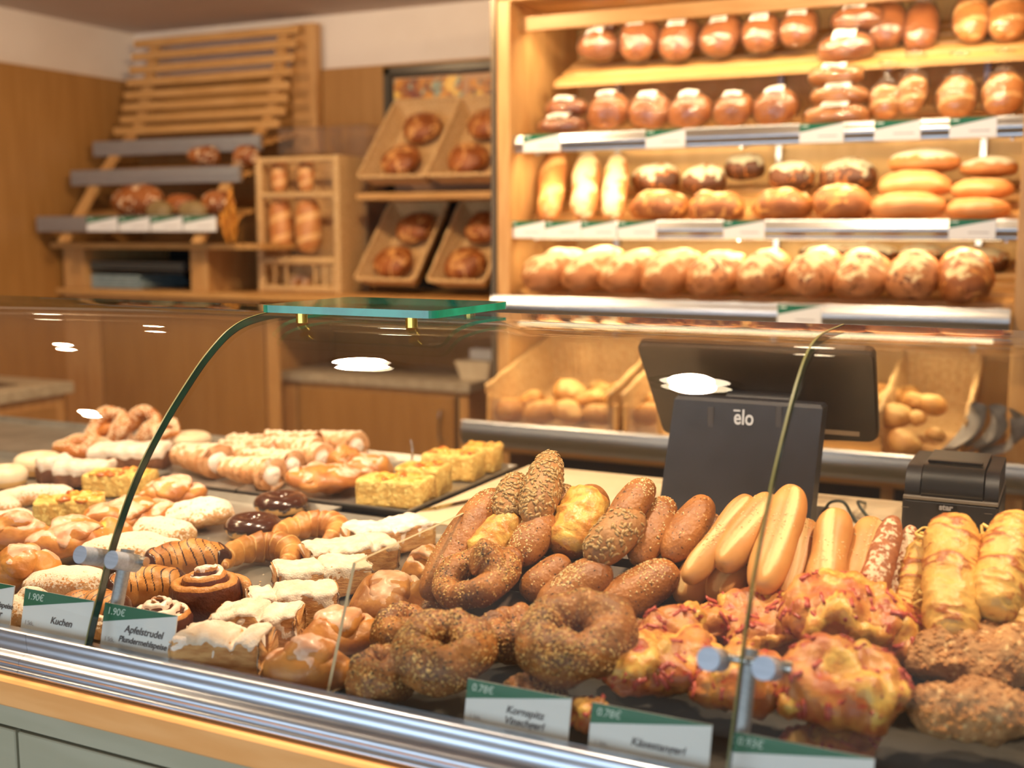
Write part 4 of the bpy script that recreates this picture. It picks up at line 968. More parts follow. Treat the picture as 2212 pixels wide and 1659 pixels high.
def b_horn(L, R, s, **k):
    n = 96; t = np.linspace(0, 1, n); P = np.stack([(t-.5)*L, 0*t, 0*t], 1); env = (.55+.45*t)*np.minimum(1, (t/.06+.02)**.5)
    def rf(u, q):
        f = (u*7.5+q/(2*math.pi)) % 1.0; return 1+.34*np.sin(math.pi*f)**.7-.17
    V, Fc, u, th = sweep(P, R*env, R*env*.92, 30, rfun=rf, flat=.85)
    V[-1] = P[-1]-np.array([L*.10, 0, 0]); V = disp(V, Fc, .004, 60, s, 2); V[:, 2] += R*.82
    o = obj('cream_horn', V, Fc, PAST)
    x, r = endr(14, 2); Q = np.stack([L*.5-.012+x*.016, 0*x, 0*x+R*.80], 1); V, Fc, u, th = sweep(Q, R*.70*r, R*.62*r, 16); V = disp(V, Fc, .004, 70, s, 2)
    part('cream', (V, Fc), CREAM, o); return o
def b_strudel(L, Wd, H, s, cut=False, **k):
    n = 60; x = np.linspace(-1, 1, n); e = np.clip((1-np.abs(x)**14), 0, 1)**(1/5); e[0] = e[-1] = .93
    P = np.stack([x*L/2, 0*x, 0*x], 1)
    hump = 1+.10*np.sin(x*5+s)-.28*np.exp(-((x-.42*math.sin(s*1.7))/.05)**2)
    V, Fc, u, th = sweep(P, Wd/2*e, H/2*e, 44, power=4.5, rfun=None)
    V[:, 2] = np.where(V[:, 2] > 0, V[:, 2]*np.append(np.repeat(hump, 44), [hump[0], hump[-1]]), V[:, 2])
    lay = np.abs(vn(np.stack([V[:, 0]*14, V[:, 1]*14, V[:, 2]*340], 1), s)); side = sm(np.abs(normals(V, Fc)[:, 2]), .7, .2)
    V = disp(V, Fc, .0045, 45, s, 3); V = V+normals(V, Fc)*((-.004*lay*side)[:, None]); V[:, 2] -= V[:, 2].min()
    o = obj('strudel_slice', V, Fc, STRUD); N = normals(V, Fc)
    w = sm(N[:, 2]+.30*vn(V*70, s)+.10*vn(V*220, s), .12, .34)*sm(V[:, 2], H*.40, H*.52)
    V2, F2 = shell(V, Fc, w, .0018, .0015); part('powdered_sugar', (disp(V2, F2, .0030, 130, s, 3), F2), SUGAR, o); return o
def b_pillow(L, Wd, H, s, m=None, fold=0.0, name='sugared_pastry', **k):
    x, r = endr(44, 2.0+k.get('e', 0)); P = np.stack([x*L/2, k.get('bend', 0)*(1-x**2), 0*x], 1)
    rf = lambda u, t: 1-.16*fold*np.exp(-((t-1.35-.5*np.sin(u*2.5+s))/.10)**2)*sm(u, 0, .2)*sm(u, 1, .8)+.07*fold*np.exp(-((t-1.62-.5*np.sin(u*2.5+s))/.2)**2)
    V, Fc, u, th = sweep(P, Wd/2*r, H/2*r, 44, flat=.65, rfun=rf); V = disp(V, Fc, .011, 26, s, 3); V[:, 2] -= V[:, 2].min()
    o = obj(name, V, Fc, m or SUGC)
    if k.get('cust'):
        w = sm(normals(V, Fc)[:, 2], .2, .6)*0; c = np.array([L*.30, -Wd*.30]); 
        x, r = endr(16, 2); Q = np.stack([L*.30+x*L*.12, 0*x-Wd*.22, 0*x+H*.42], 1); V2, F2, _, _ = sweep(Q, Wd*.16*r, H*.2*r, 14); part('custard', (disp(V2, F2, .003, 80, s), F2), CUST, o)
    return o
def b_choco(L, Wd, H, s, **k):
    x, r = endr(120, 2.3); P = np.stack([x*L/2, -.10*L*x**2, 0*x], 1)
    V, Fc, u, th = sweep(P, Wd/2*r, H/2*r, 60, flat=.8, rfun=lambda u, t: 1+.10*np.abs(np.sin(u*math.pi*4.2+.3)) -.05); V = disp(V, Fc, .003, 40, s, 2); V[:, 2] -= V[:, 2].min()
    zz = np.sin((V[:, 0]/L*10+.9*np.sin(V[:, 1]/Wd*4.5+s)+.5*vn(V*22, s))*math.pi); st = sm(np.abs(zz+.20*vn(V*45, s)), .34, .16)*sm(normals(V, Fc)[:, 2], .0, .2)
    end = sm(np.abs(V[:, 0])/L*2+.08*np.sin(V[:, 1]*160), .76, .80)
    o = obj('chocolate_croissant', V, Fc, CHOCD, attr=np.clip(st, 0, 1)); V2, F2 = shell(V, Fc, end, .0015, .001); part('chocolate_tips', (V2, F2), CHOC, o)
    N = normals(V, Fc); m = MB()   # drizzled lines
    return o
def b_snail(D, H, s, ice=True, **k):
    turns = 3.1; n = 190; t = np.linspace(0, 1, n); a = t*turns*2*math.pi+s; w = D/2/(turns+.35); r = D/2-w*.5-t*(D/2-w*.55)
    P = np.stack([r*np.cos(a), r*np.sin(a), H*.46*t**1.1], 1)
    V, Fc, u, th = sweep(P, w*.50, H*.42*(1-.12*t), 24, power=2.6, rfun=lambda u, q: 1+.02*np.sin(u*120)*np.ones_like(q))
    V = disp(V, Fc, .003, 60, s, 3); V[:, 2] -= V[:, 2].min()
    outer = np.cos(th); mk = sm(np.abs(outer), .50, .80); V = V+normals(V, Fc)*((mk*.0022*vn(V*260, s))[:, None])
    o = obj('cinnamon_snail', V, Fc, CINN, attr=mk)
    if ice:
        rad = np.hypot(V[:, 0], V[:, 1]); wi = sm(normals(V, Fc)[:, 2], .25, .55)*sm(rad+.005*vn(V*70, s), D*(.22 if ice == 1 else .40), D*(.16 if ice == 1 else .30))
        part('icing', shell(V, Fc, wi, .0016, .001), ICE, o)
    return o
def b_danish(L, Wd, H, s, glaze=1, cust=1, **k):
    x, r = endr(48, 2.3); P = np.stack([x*L/2, 0*x, 0*x], 1)
    V, Fc, u, th = sweep(P, Wd/2*r, H*.48*r, 44, flat=.6); V = disp(V, Fc, .014, 26, s, 2); V[:, 2] -= V[:, 2].min()
    core = sm((V[:, 0]/L*2)**2+(V[:, 1]/Wd*2)**2, .42, .16)*sm(normals(V, Fc)[:, 2], .3, .7)
    V[:, 2] -= core*H*.15; rim_mk = core
    o = obj('glazed_danish', V, Fc, DANISH, attr=rim_mk*cust)
    # folded flap across the middle
    fa = .5*math.sin(s*2.3); x, r = endr(40, 2.2); q = np.stack([x*L*.10, x*Wd*.50, H*.74-.34*H*x**2], 1)
    c, sn = math.cos(fa), math.sin(fa); q[:, :2] = q[:, :2]@np.array([[c, sn], [-sn, c]])
    V2, F2, u2, th2 = sweep(q, L*.27*r, H*.17*r, 34); V2 = disp(V2, F2, .010, 36, s+2, 3); f = part('folded_flap', (V2, F2), DANISH, o, attr=np.zeros(len(V2)))
    if glaze:
        N = normals(V2, F2); w = sm(N[:, 2]*.6+.8*fbm(V2*34, s, 2), .35, .5); part('sugar_glaze', shell(V2, F2, w, .0018, .001), PGLAZE, f)
        w = sm(normals(V, Fc)[:, 2]+.4*vn(V*40, s), .75, .95)*sm(np.abs(V[:, 0])/L*2, .35, .5); part('sugar_glaze', shell(V, Fc, w, .0012, .001), PGLAZE, o)
    if cust:
        x, r = endr(18, 2); Q = np.stack([L*.22+x*L*.14, 0*x-Wd*.14, 0*x+H*.40], 1); V3, F3, _, _ = sweep(Q, Wd*.18*r, H*.18*r, 16); part('custard', (disp(V3, F3, .003, 80, s), F3), CUST, o)
    return o
def b_cake(L, Wd, H, s, almond=0, **k):
    n = 40; x = np.linspace(-1, 1, n); e = np.ones(n); e[0] = e[-1] = .97; P = np.stack([x*L/2, 0*x, 0*x], 1)
    V, Fc, u, th = sweep(P, Wd/2*e, H/2*e, 52, power=9); V = disp(V, Fc, .003, 60, s, 3)
    w = vn(V*170, s); V = V+normals(V, Fc)*(-.0018*sm(w, .2, .6))[:, None]; V[:, 2] -= V[:, 2].min()
    o = obj('crumble_cake_square', V, Fc, CAKE); rg = random.Random(s); m = MB(); m2 = MB()
    for i in range(int(14*L/.1)):
        cx, cy = rg.uniform(-.43, .43)*L, rg.uniform(-.42, .42)*Wd; a = rg.uniform(0, 3.1); x, r = endr(10, 2); l = rg.uniform(.012, .022)
        Q = np.stack([cx+x*l*.6*math.cos(a), cy+x*l*.6*math.sin(a), 0*x+H+rg.uniform(-.002, .003)], 1); V2, F2, _, _ = sweep(Q, l*.5*r, .0055*r, 10)
        (m2 if rg.random() < (.45 if almond else .22) else m).add(disp(V2, F2, .002, 120, i), F2)
    q = m.build('fruit_pieces', FRUIT, o, True); q['kind'] = 'stuff'; q = m2.build('browned_pieces', FRUITE, o, True); q['kind'] = 'stuff'; return o
def b_slice(L, Wd, H, s, **k):
    n = 40; x = np.linspace(-1, 1, n); e = np.ones(n); e[0] = e[-1] = .92; P = np.stack([x*L/2, 0*x, 0*x], 1)
    V, Fc, u, th = sweep(P, Wd/2*e, H/2*e, 40, power=5); V = disp(V, Fc, .006, 50, s, 3); V[:, 2] -= V[:, 2].min()
    o = obj('iced_chocolate_slice', V, Fc, CHSLICE); 
    w = sm(V[:, 2]+.006*vn(V*45, s), H*.62, H*.70); V2, F2 = shell(V, Fc, w, .003, .001); part('white_icing', (disp(V2, F2, .003, 60, s), F2), SUGAR, o); return o
def b_icedring(D, H, s, **k):
    n = 44; t = np.linspace(0, 2*math.pi, n, endpoint=False); r = D*.235; Rm = D/2-r; P = np.stack([Rm*np.cos(t), Rm*np.sin(t), 0*t], 1)
    V, Fc, u, th = sweep(P, r, H/2, 22, closed=True, flat=.9, power=2.4); V[:, 2] -= V[:, 2].min(); o = obj('iced_ring', V, Fc, DOUGH)
    part('pale_icing', shell(V, Fc, sm(V[:, 2], H*.40, H*.46), .0025, .001), ICED, o); return o
def b_scres(D, s, m=None, span=250, name='sugared_crescent', **k):
    n = 70; t = np.linspace(0, 1, n); a = math.radians(90)+math.radians(span)*(t-.5); Rm = D*.33
    P = np.stack([Rm*np.cos(a)*1.15, Rm*np.sin(a), 0*t], 1); env = np.minimum(1, np.minimum(t, 1-t)*9+.12)**.5; rr_ = D*.16*env*(1+.15*np.sin(math.pi*t))
    V, Fc, u, th = sweep(P, rr_, rr_*.8, 22, flat=.8); V = disp(V, Fc, .005, 34, s, 3); V[:, 2] -= V[:, 2].min(); return obj(name, V, Fc, m or SUGC)
def b_sugring(D, H, s, knot=True, **k):
    n = 90; t = np.linspace(0, 2*math.pi, n, endpoint=False); r = D*.155; Rm = D/2-r
    P = np.stack([Rm*np.cos(t), Rm*np.sin(t), .006*np.sin(3*t+s)], 1)
    V, Fc, u, th = sweep(P, r*(1+.14*np.sin(2*t+s)), r*(1+.12*np.sin(2*t+s)), 24, closed=True, flat=.9); V = disp(V, Fc, .006, 26, s, 2); V[:, 2] -= V[:, 2].min()
    o = obj('sugar_crusted_ring', V, Fc, SUGRING); w = sm(normals(V, Fc)[:, 2]+.5*sm(np.sin(u*6.28+s), 0, 1), .35, .8)
    part('coarse_sugar', seeds(V, Fc, 700, .0052, .0044, .0038, w, s), GRAIN_S, o)['kind'] = 'stuff'
    if knot:
        Q = spath([(-Rm*.9, -Rm*.35, r*.6), (-Rm*.1, -Rm*.1, r*1.5), (Rm*.8, Rm*.45, r*.9)], 26); V, Fc, u, th = sweep(Q, r*.72, r*.72, 16); part('crossed_strand', (disp(V, Fc, .004, 40, s), Fc), SUGRING, o)
    return o

# ---------------------------------------------------------------- placing
_sd = [10]
def nxt(): _sd[0] += 1; return _sd[0]
def stick(kind, p1, p2, thick, label, lift=0.0, cat='roll', group=None, roll=0.0, flat=False, **k):
    """p1 near end, p2 far end of a stick, in the picture; it lies on the sloping rack"""
    f = (lambda p, h: at_z(p[0], p[1], 1.026+h)) if flat else (lambda p, h: at_q(p[0], p[1], h))
    a, b = f(p1, lift+.025), f(p2, lift+.025); R = m_of(thick, (a+b)/2)/2
    a, b = f(p1, lift+R*.9), f(p2, lift+R*.9); d = b-a; L = float(np.linalg.norm(d))*1.07; R *= 1.06; up = (0, 0, 1) if flat else Vector((0, -SL, 1)).normalized()
    o = kind(L, R, nxt(), **k); q = quat_from(d, up)
    if roll: q = q@Quaternion((1, 0, 0), roll)
    off = q@Vector((0, 0, -R*.80)); c = (a+b)/2
    return fin(o, label, cat, Vector(c)+off, q, group)
BIG = {b_strudel: (1.22, 1.15), b_danish: (1.22, 1.12), b_choco: (1.32, 1.2), b_pillow: (1.22, 1.15), b_snail: (1.28, 1), b_slice: (1.2, 1.2), b_icedring: (1.1, 1), b_bacon: (1.0, 1.12)}
def flat(kind, c, wpx, label, cat, H, z=TZ, yaw=0.0, asp=.6, mode='LWH', group=None, lean=None, cl=None, **k):
    """c pixel of the item's middle, wpx its width in the picture, yaw in degrees (0 = along the case)"""
    if kind in BIG: H *= BIG[kind][0]; asp = min(1.0, asp*BIG[kind][1])
    P = at_z(c[0], c[1], z+H*.5); L = m_of(wpx, P); y = math.radians(yaw)
    ve = abs(math.cos(y-YAW)); 
    o = {'LWH': lambda: kind(L, L*asp, H, nxt(), **k), 'DH': lambda: kind(L, H, nxt(), **k), 'D': lambda: kind(L, nxt(), **k)}[mode]()
    q = Quaternion((0, 0, 1), y)
    if lean: q = Quaternion(lean[0], math.radians(lean[1]))@q
    loc = Vector((P[0], P[1], z+.0012))
    if lean: loc.z = z+H*.5
    return fin(o, label, cat, loc, q, group)
# ================================================================ cakes and pastries on the trays
G = 'pastries on the steel trays'
flat(b_strudel, (838, 1163), 188, 'powdered strudel slice farthest from the front glass', 'strudel', .040, yaw=58, asp=.46, group='powdered strudel slices')
flat(b_strudel, (757, 1207), 198, 'powdered strudel slice second from the back of the column', 'strudel', .040, yaw=52, asp=.46, group='powdered strudel slices')
flat(b_strudel, (697, 1252), 208, 'powdered strudel slice with a dark speckled patch on its sugar', 'strudel', .040, yaw=46, asp=.46, group='powdered strudel slices')
flat(b_strudel, (634, 1312), 192, 'powdered strudel slice with a pinched end beside the big cinnamon snail', 'strudel', .042, yaw=44, asp=.50, group='powdered strudel slices')
flat(b_strudel, (560, 1358), 188, 'powdered strudel slice second from the front glass', 'strudel', .042, yaw=22, asp=.52, group='powdered strudel slices')
flat(b_strudel, (484, 1415), 203, 'powdered strudel slice right behind the front rail by the Apfelstrudel card', 'strudel', .046, yaw=18, asp=.52, group='powdered strudel slices')
flat(b_danish, (668, 1435), 196, 'white glazed danish at the front rail by the divider pane', 'danish', 0.062, yaw=14, asp=.52, group='glazed danishes')
flat(b_danish, (738, 1366), 178, 'glazed danish with two icing drips behind the front danish', 'danish', 0.062, yaw=46, asp=.75, group='glazed danishes')
flat(b_danish, (845, 1290), 170, 'pale glazed danish between strudel slices and the seeded knot', 'danish', 0.067, yaw=48, asp=.85, group='glazed danishes')
flat(b_danish, (925, 1220), 110, 'small glazed danish half hidden under the seeded sticks', 'danish', 0.060, yaw=60, asp=.9, group='glazed danishes')
flat(b_crois, (560, 1213), 176, 'plain golden croissant in front of the second croissant', 'croissant', .046, mode='D', yaw=24, span=250, group='plain croissants')
flat(b_crois, (663, 1158), 158, 'plain golden croissant farther back beside the chocolate rings', 'croissant', .046, mode='D', yaw=10, span=235, group='plain croissants')
flat(b_donut, (607, 1088), 113, 'chocolate-iced ring doughnut touching the back tray', 'doughnut', .036, mode='DH', group='chocolate doughnuts')
flat(b_donut, (547, 1138), 118, 'chocolate-iced ring doughnut nearer the striped croissants', 'doughnut', .038, mode='DH', group='chocolate doughnuts')
flat(b_snail, (450, 1296), 188, 'large dark cinnamon snail with iced centre', 'pastry', .052, mode='DH', yaw=40)
flat(b_snail, (348, 1352), 152, 'white-iced cinnamon snail behind the Apfelstrudel card', 'pastry', .040, mode='DH', ice=2, yaw=200)
CG = 'chocolate-striped croissants'
flat(b_choco, (405, 1207), 182, 'chocolate-striped croissant farthest from the front glass', 'croissant', .048, yaw=40, asp=.46, group=CG)
flat(b_choco, (318, 1262), 168, 'chocolate-striped croissant behind the clamp post', 'croissant', .048, yaw=32, asp=.5, group=CG)
flat(b_choco, (200, 1318), 170, 'chocolate-striped croissant behind the Kuchen card', 'croissant', .048, yaw=24, asp=.5, group=CG)
SG = 'sugar-dusted pastries'
flat(b_pillow, (428, 1110), 158, 'sugar-dusted oval bun beside the chocolate rings', 'pastry', 0.048, yaw=46, asp=.62, fold=.9, m=SUGW, group=SG)
flat(b_pillow, (350, 1150), 150, 'white powdered pastry with a folded seam behind the striped croissant', 'pastry', 0.048, yaw=34, asp=.55, fold=1, m=SUGW, group=SG)
flat(b_pillow, (285, 1188), 230, 'long white powdered pastry crossed by the glass joint', 'pastry', 0.048, yaw=46, asp=.40, fold=.5, m=SUGW, group=SG)
flat(b_pillow, (140, 1252), 178, 'wide brown bun dusted with sugar behind the clamp post', 'pastry', 0.050, yaw=30, asp=.6, fold=0, m=SUGC, group=SG)
flat(b_pillow, (70, 1305), 110, 'folded powdered pastry with yellow side behind the Kuchen card', 'pastry', 0.055, yaw=10, asp=.8, fold=1, m=SUGW, group=SG)
flat(b_pillow, (215, 1350), 60, 'small powdered pastry corner showing between the two price cards', 'pastry', 0.036, yaw=10, asp=.7, fold=1, m=SUGW, group=SG)
flat(b_danish, (372, 1062), 150, 'pink-glazed danish in front of the cream horns', 'danish', 0.055, yaw=34, asp=.6, group='glazed danishes')
flat(b_danish, (285, 1108), 200, 'pink-glazed danish with yellow custard crossed by the glass joint', 'danish', 0.053, yaw=40, asp=.6, group='glazed danishes')
flat(b_danish, (168, 1160), 218, 'long pink-glazed danish in front of the yellow cake square', 'danish', 0.060, yaw=48, asp=.52, group='glazed danishes')
flat(b_danish, (46, 1222), 160, 'orange glazed danish with pink icing at the left frame edge', 'danish', 0.067, yaw=30, asp=.7, group='glazed danishes')
flat(b_danish, (32, 1148), 140, 'brown glazed danish behind the orange one at the frame edge', 'danish', 0.060, yaw=10, asp=.7, cust=0, group='glazed danishes')
flat(b_scres, (72, 1083), 168, 'brown-sugar dusted crescent in front of the iced rings', 'pastry', .04, mode='D', yaw=80)
flat(b_scres, (12, 1118), 110, 'sugar-dusted crescent cut off by the frame edge', 'pastry', .04, mode='D', yaw=40)
flat(b_cake, (152, 1102), 138, 'yellow fruit cake square with almond flakes in front of the sliced one', 'cake', .046, yaw=40, asp=.62, almond=1, group='yellow cake squares')
flat(b_cake, (262, 1045), 138, 'yellow fruit cake square behind the glass joint', 'cake', .046, yaw=22, asp=.6, almond=1, group='yellow cake squares')
flat(b_slice, (185, 1027), 112, 'white-iced chocolate slice beside the yellow cake square', 'cake', .044, yaw=26, asp=.5, group='iced chocolate slices')
flat(b_slice, (116, 1018), 62, 'narrow white-iced slice next to the round iced buns', 'cake', .044, yaw=60, asp=.8, group='iced chocolate slices')
flat(b_slice, (282, 990), 158, 'long white-iced chocolate slice in front of the sugar rings', 'cake', .044, yaw=26, asp=.45, group='iced chocolate slices')
IG = 'pale iced rings'
flat(b_icedring, (83, 1003), 98, 'pale iced ring behind the sugared crescent', 'pastry', .044, mode='DH', group=IG)
flat(b_icedring, (12, 1030), 88, 'pale iced ring cut off by the left frame edge', 'pastry', .040, mode='DH', group=IG)
flat(b_icedring, (410, 950), 88, 'pale iced ring behind the cream horns', 'pastry', .030, mode='DH', group=IG)
RG_ = 'sugar-crusted rings'
flat(b_sugring, (172, 970), 112, 'sugar-crusted ring lying flat by the iced buns', 'pastry', .05, mode='DH', knot=False, group=RG_)
flat(b_sugring, (250, 938), 108, 'sugar-crusted ring standing up, in front of its neighbours', 'pastry', .05, mode='DH', lean=((1, 0, 0), 52), group=RG_)
flat(b_sugring, (318, 935), 104, 'sugar-crusted ring standing up behind the foremost one', 'pastry', .05, mode='DH', lean=((1, 0, 0), 50), knot=False, group=RG_)
flat(b_sugring, (365, 945), 64, 'small sugar-crusted ring beside the pale iced ring', 'pastry', .05, mode='DH', lean=((1, 0, 0), 30), knot=False, group=RG_)
# cream horns: near end (open, right) and far end in the picture, lift
HG = 'sugared cream horns'
for (p, q, th_, lf, lab) in (((640, 1036), (440, 1000), 74, 0, 'sugared cream horn lying foremost on its tray'), ((505, 1010), (356, 978), 78, 0, 'sugared cream horn nearest the glass joint'),
    ((560, 985), (425, 962), 50, .0, 'sugared cream horn behind the two foremost'), ((668, 1005), (500, 975), 60, .018, 'sugared cream horn across the middle of the heap'), ((730, 992), (575, 962), 60, .01, 'sugared cream horn with its cream facing the glazed buns'),
    ((600, 962), (470, 950), 44, .02, 'sugared cream horn on the left of the upper layer'), ((700, 965), (560, 948), 50, .026, 'sugared cream horn in the middle of the upper layer'), ((800, 968), (655, 942), 62, .010, 'sugared cream horn with its cream at the far right end'),
    ((690, 945), (570, 932), 42, .03, 'sugared cream horn topmost of the heap'), ((590, 948), (490, 940), 40, .01, 'sugared cream horn at the back edge of the heap')):
    a = at_z(p[0], p[1], 1.05+lf); b = at_z(q[0], q[1], 1.05+lf)
    d = b-a; L = min(.16, float(np.linalg.norm(d))); R = m_of(th_, a)/2*1.05; c = (a+b)/2; o = b_horn(L, R, nxt()); yaw = math.atan2(-d[1], -d[0])
    fin(o, lab, 'cream horn', (c[0], c[1], 1.0205+lf), Quaternion((0, 0, 1), yaw), HG)
flat(b_danish, (700, 1033), 165, 'shiny glazed bun with yellow custard at the edge of the back tray', 'danish', 0.055, z=TZ+.004, yaw=20, asp=.75, group='glazed danishes')
flat(b_danish, (790, 1012), 120, 'glazed bun behind the custard bun on the back tray', 'danish', 0.055, z=TZ+.004, yaw=30, asp=.75, cust=0, group='glazed danishes')
flat(b_danish, (745, 990), 80, 'glazed bun touching the open end of a cream horn', 'danish', 0.053, z=TZ+.004, yaw=30, asp=.75, cust=0, group='glazed danishes')
YC = 'yellow cake squares'
flat(b_cake, (856, 1062), 150, 'yellow crumble cake square at the front edge of the back tray', 'cake', .052, z=TZ+.004, yaw=8, asp=.62, group=YC)
flat(b_cake, (915, 1036), 100, 'yellow crumble cake square second from the tray edge', 'cake', .056, z=TZ+.004, yaw=8, asp=.9, group=YC)
flat(b_cake, (980, 1006), 118, 'yellow crumble cake square behind the first two squares', 'cake', .054, z=TZ+.004, yaw=8, asp=.7, group=YC)
flat(b_cake, (1043, 990), 72, 'yellow crumble cake square at the far corner of its tray', 'cake', .056, z=TZ+.004, yaw=8, asp=1.0, group=YC)

# ================================================================ seeded bread
GS1 = 'dark seeded sticks'
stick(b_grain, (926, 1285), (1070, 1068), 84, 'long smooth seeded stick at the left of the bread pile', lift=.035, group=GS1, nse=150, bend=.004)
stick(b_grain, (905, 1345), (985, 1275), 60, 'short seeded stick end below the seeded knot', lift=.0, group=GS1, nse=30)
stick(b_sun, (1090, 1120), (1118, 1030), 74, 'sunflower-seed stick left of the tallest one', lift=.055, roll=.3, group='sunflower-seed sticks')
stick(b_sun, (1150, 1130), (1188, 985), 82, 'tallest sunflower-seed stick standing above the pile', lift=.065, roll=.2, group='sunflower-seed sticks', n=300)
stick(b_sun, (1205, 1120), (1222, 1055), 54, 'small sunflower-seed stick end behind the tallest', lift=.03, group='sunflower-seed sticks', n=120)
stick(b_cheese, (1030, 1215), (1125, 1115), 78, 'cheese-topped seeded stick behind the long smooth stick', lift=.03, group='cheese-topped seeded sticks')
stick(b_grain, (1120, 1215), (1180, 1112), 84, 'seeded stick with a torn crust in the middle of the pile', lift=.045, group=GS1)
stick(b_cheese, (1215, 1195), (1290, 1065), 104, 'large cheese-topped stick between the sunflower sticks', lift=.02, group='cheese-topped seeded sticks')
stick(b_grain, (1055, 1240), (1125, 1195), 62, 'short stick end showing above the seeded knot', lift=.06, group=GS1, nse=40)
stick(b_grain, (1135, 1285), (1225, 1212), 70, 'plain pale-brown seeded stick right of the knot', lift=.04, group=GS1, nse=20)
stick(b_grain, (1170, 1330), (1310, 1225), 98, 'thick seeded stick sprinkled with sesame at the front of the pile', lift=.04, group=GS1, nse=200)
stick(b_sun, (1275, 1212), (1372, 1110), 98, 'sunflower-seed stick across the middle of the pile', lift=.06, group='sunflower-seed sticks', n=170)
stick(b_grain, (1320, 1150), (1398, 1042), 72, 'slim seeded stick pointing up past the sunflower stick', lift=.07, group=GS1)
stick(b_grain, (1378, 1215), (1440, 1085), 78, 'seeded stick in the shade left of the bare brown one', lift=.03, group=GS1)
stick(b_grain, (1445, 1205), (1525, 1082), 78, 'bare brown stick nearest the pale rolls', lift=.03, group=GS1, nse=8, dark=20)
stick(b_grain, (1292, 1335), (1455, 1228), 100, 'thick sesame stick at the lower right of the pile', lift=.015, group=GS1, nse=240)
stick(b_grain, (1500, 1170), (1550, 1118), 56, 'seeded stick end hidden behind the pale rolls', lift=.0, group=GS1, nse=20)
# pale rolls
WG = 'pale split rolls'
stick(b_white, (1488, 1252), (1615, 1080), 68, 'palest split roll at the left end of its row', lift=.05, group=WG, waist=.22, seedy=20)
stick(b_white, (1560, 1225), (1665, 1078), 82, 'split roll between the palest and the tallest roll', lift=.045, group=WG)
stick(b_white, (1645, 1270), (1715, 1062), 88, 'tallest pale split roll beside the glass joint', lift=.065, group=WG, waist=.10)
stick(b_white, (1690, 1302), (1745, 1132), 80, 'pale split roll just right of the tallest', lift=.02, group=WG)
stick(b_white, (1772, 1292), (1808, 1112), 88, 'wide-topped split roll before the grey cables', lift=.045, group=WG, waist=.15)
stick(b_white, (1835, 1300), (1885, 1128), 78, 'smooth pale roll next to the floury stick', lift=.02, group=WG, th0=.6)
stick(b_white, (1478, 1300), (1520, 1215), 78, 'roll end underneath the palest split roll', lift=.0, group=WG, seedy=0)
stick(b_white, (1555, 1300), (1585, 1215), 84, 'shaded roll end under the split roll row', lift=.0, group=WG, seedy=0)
stick(b_flour, (1872, 1315), (1930, 1125), 62, 'flour-dusted brown stick beside the smooth pale roll', lift=.045, group='floury sticks')
stick(b_flour, (1925, 1315), (1970, 1142), 50, 'slim brown stick right of the floury one', lift=.02, group='floury sticks')
# cheese sticks
HG2 = 'grated cheese sticks'
stick(b_chst, (2050, 1372), (2062, 1128), 112, 'big cheese stick standing before the receipt printer', lift=.05, group=HG2)
stick(b_chst, (2145, 1320), (2195, 1125), 104, 'cheese stick at the right, leaning over its neighbour', lift=.055, group=HG2)
stick(b_chst, (1958, 1330), (2005, 1180), 82, 'cheese stick behind the big one on its left', lift=.01, group=HG2)
stick(b_chst, (2105, 1320), (2118, 1170), 90, 'cheese stick lying low between the two big ones', lift=.01, group=HG2)
stick(b_chst, (2210, 1400), (2235, 1250), 90, 'cheese stick cut off by the right frame edge', lift=.03, group=HG2, strands=8)
stick(b_chst, (1990, 1400), (2015, 1330), 66, 'brown cheese stick end under the big cheese stick', lift=-.005, group=HG2, strands=4)
stick(b_chst, (2098, 1400), (2120, 1320), 74, 'cheese stick end above the crumble rolls', lift=-.005, group=HG2, strands=4)

# seeded rings on the flat board
BZ = 1.024
def fl2(kind, c, w, label, H, yaw=0, asp=.7, mode='LWH', z=BZ, lean=None, cat='roll', group=None, **k): return flat(kind, c, w, label, cat, H, z, yaw, asp, mode, group, lean, **k)
RG2 = 'dark seeded ring rolls'
fl2(b_sring, (968, 1452), 232, 'seeded ring roll in the middle of the front row', .060, mode='DH', lean=((1, 0, 0), 18), group=RG2, z=BZ+.006)
fl2(b_sring, (1250, 1428), 262, 'largest seeded ring roll behind the Kornspitz card', .064, mode='DH', lean=((1, 0, 0), 20), group=RG2, z=BZ+.022)
fl2(b_knot, (1038, 1280), 205, 'seeded knot roll resting on the bread pile', .06, mode='DH', lean=((1, 0, 0), 26), z=BZ+.035, group=RG2)
fl2(b_sring, (880, 1375), 150, 'seeded roll between the glazed danishes and the front ring', .06, mode='DH', group=RG2, hole=.02, z=BZ+.012, nse=260)
fl2(b_sring, (1105, 1375), 170, 'seeded roll squeezed between the two front rings', .062, mode='DH', group=RG2, hole=.02, z=BZ+.02, nse=280)
fl2(b_sring, (822, 1466), 146, 'seeded roll against the divider pane', .060, mode='DH', group=RG2, hole=.01, z=BZ+.002, nse=300)
fl2(b_sring, (1345, 1400), 120, 'seeded roll half hidden behind the largest ring', .062, mode='DH', group=RG2, hole=.02, z=BZ+.02, nse=260)
fl2(b_sring, (1150, 1505), 140, 'seeded roll sticking out above the Kornspitz card', .045, mode='DH', group=RG2, hole=.02, nse=240)
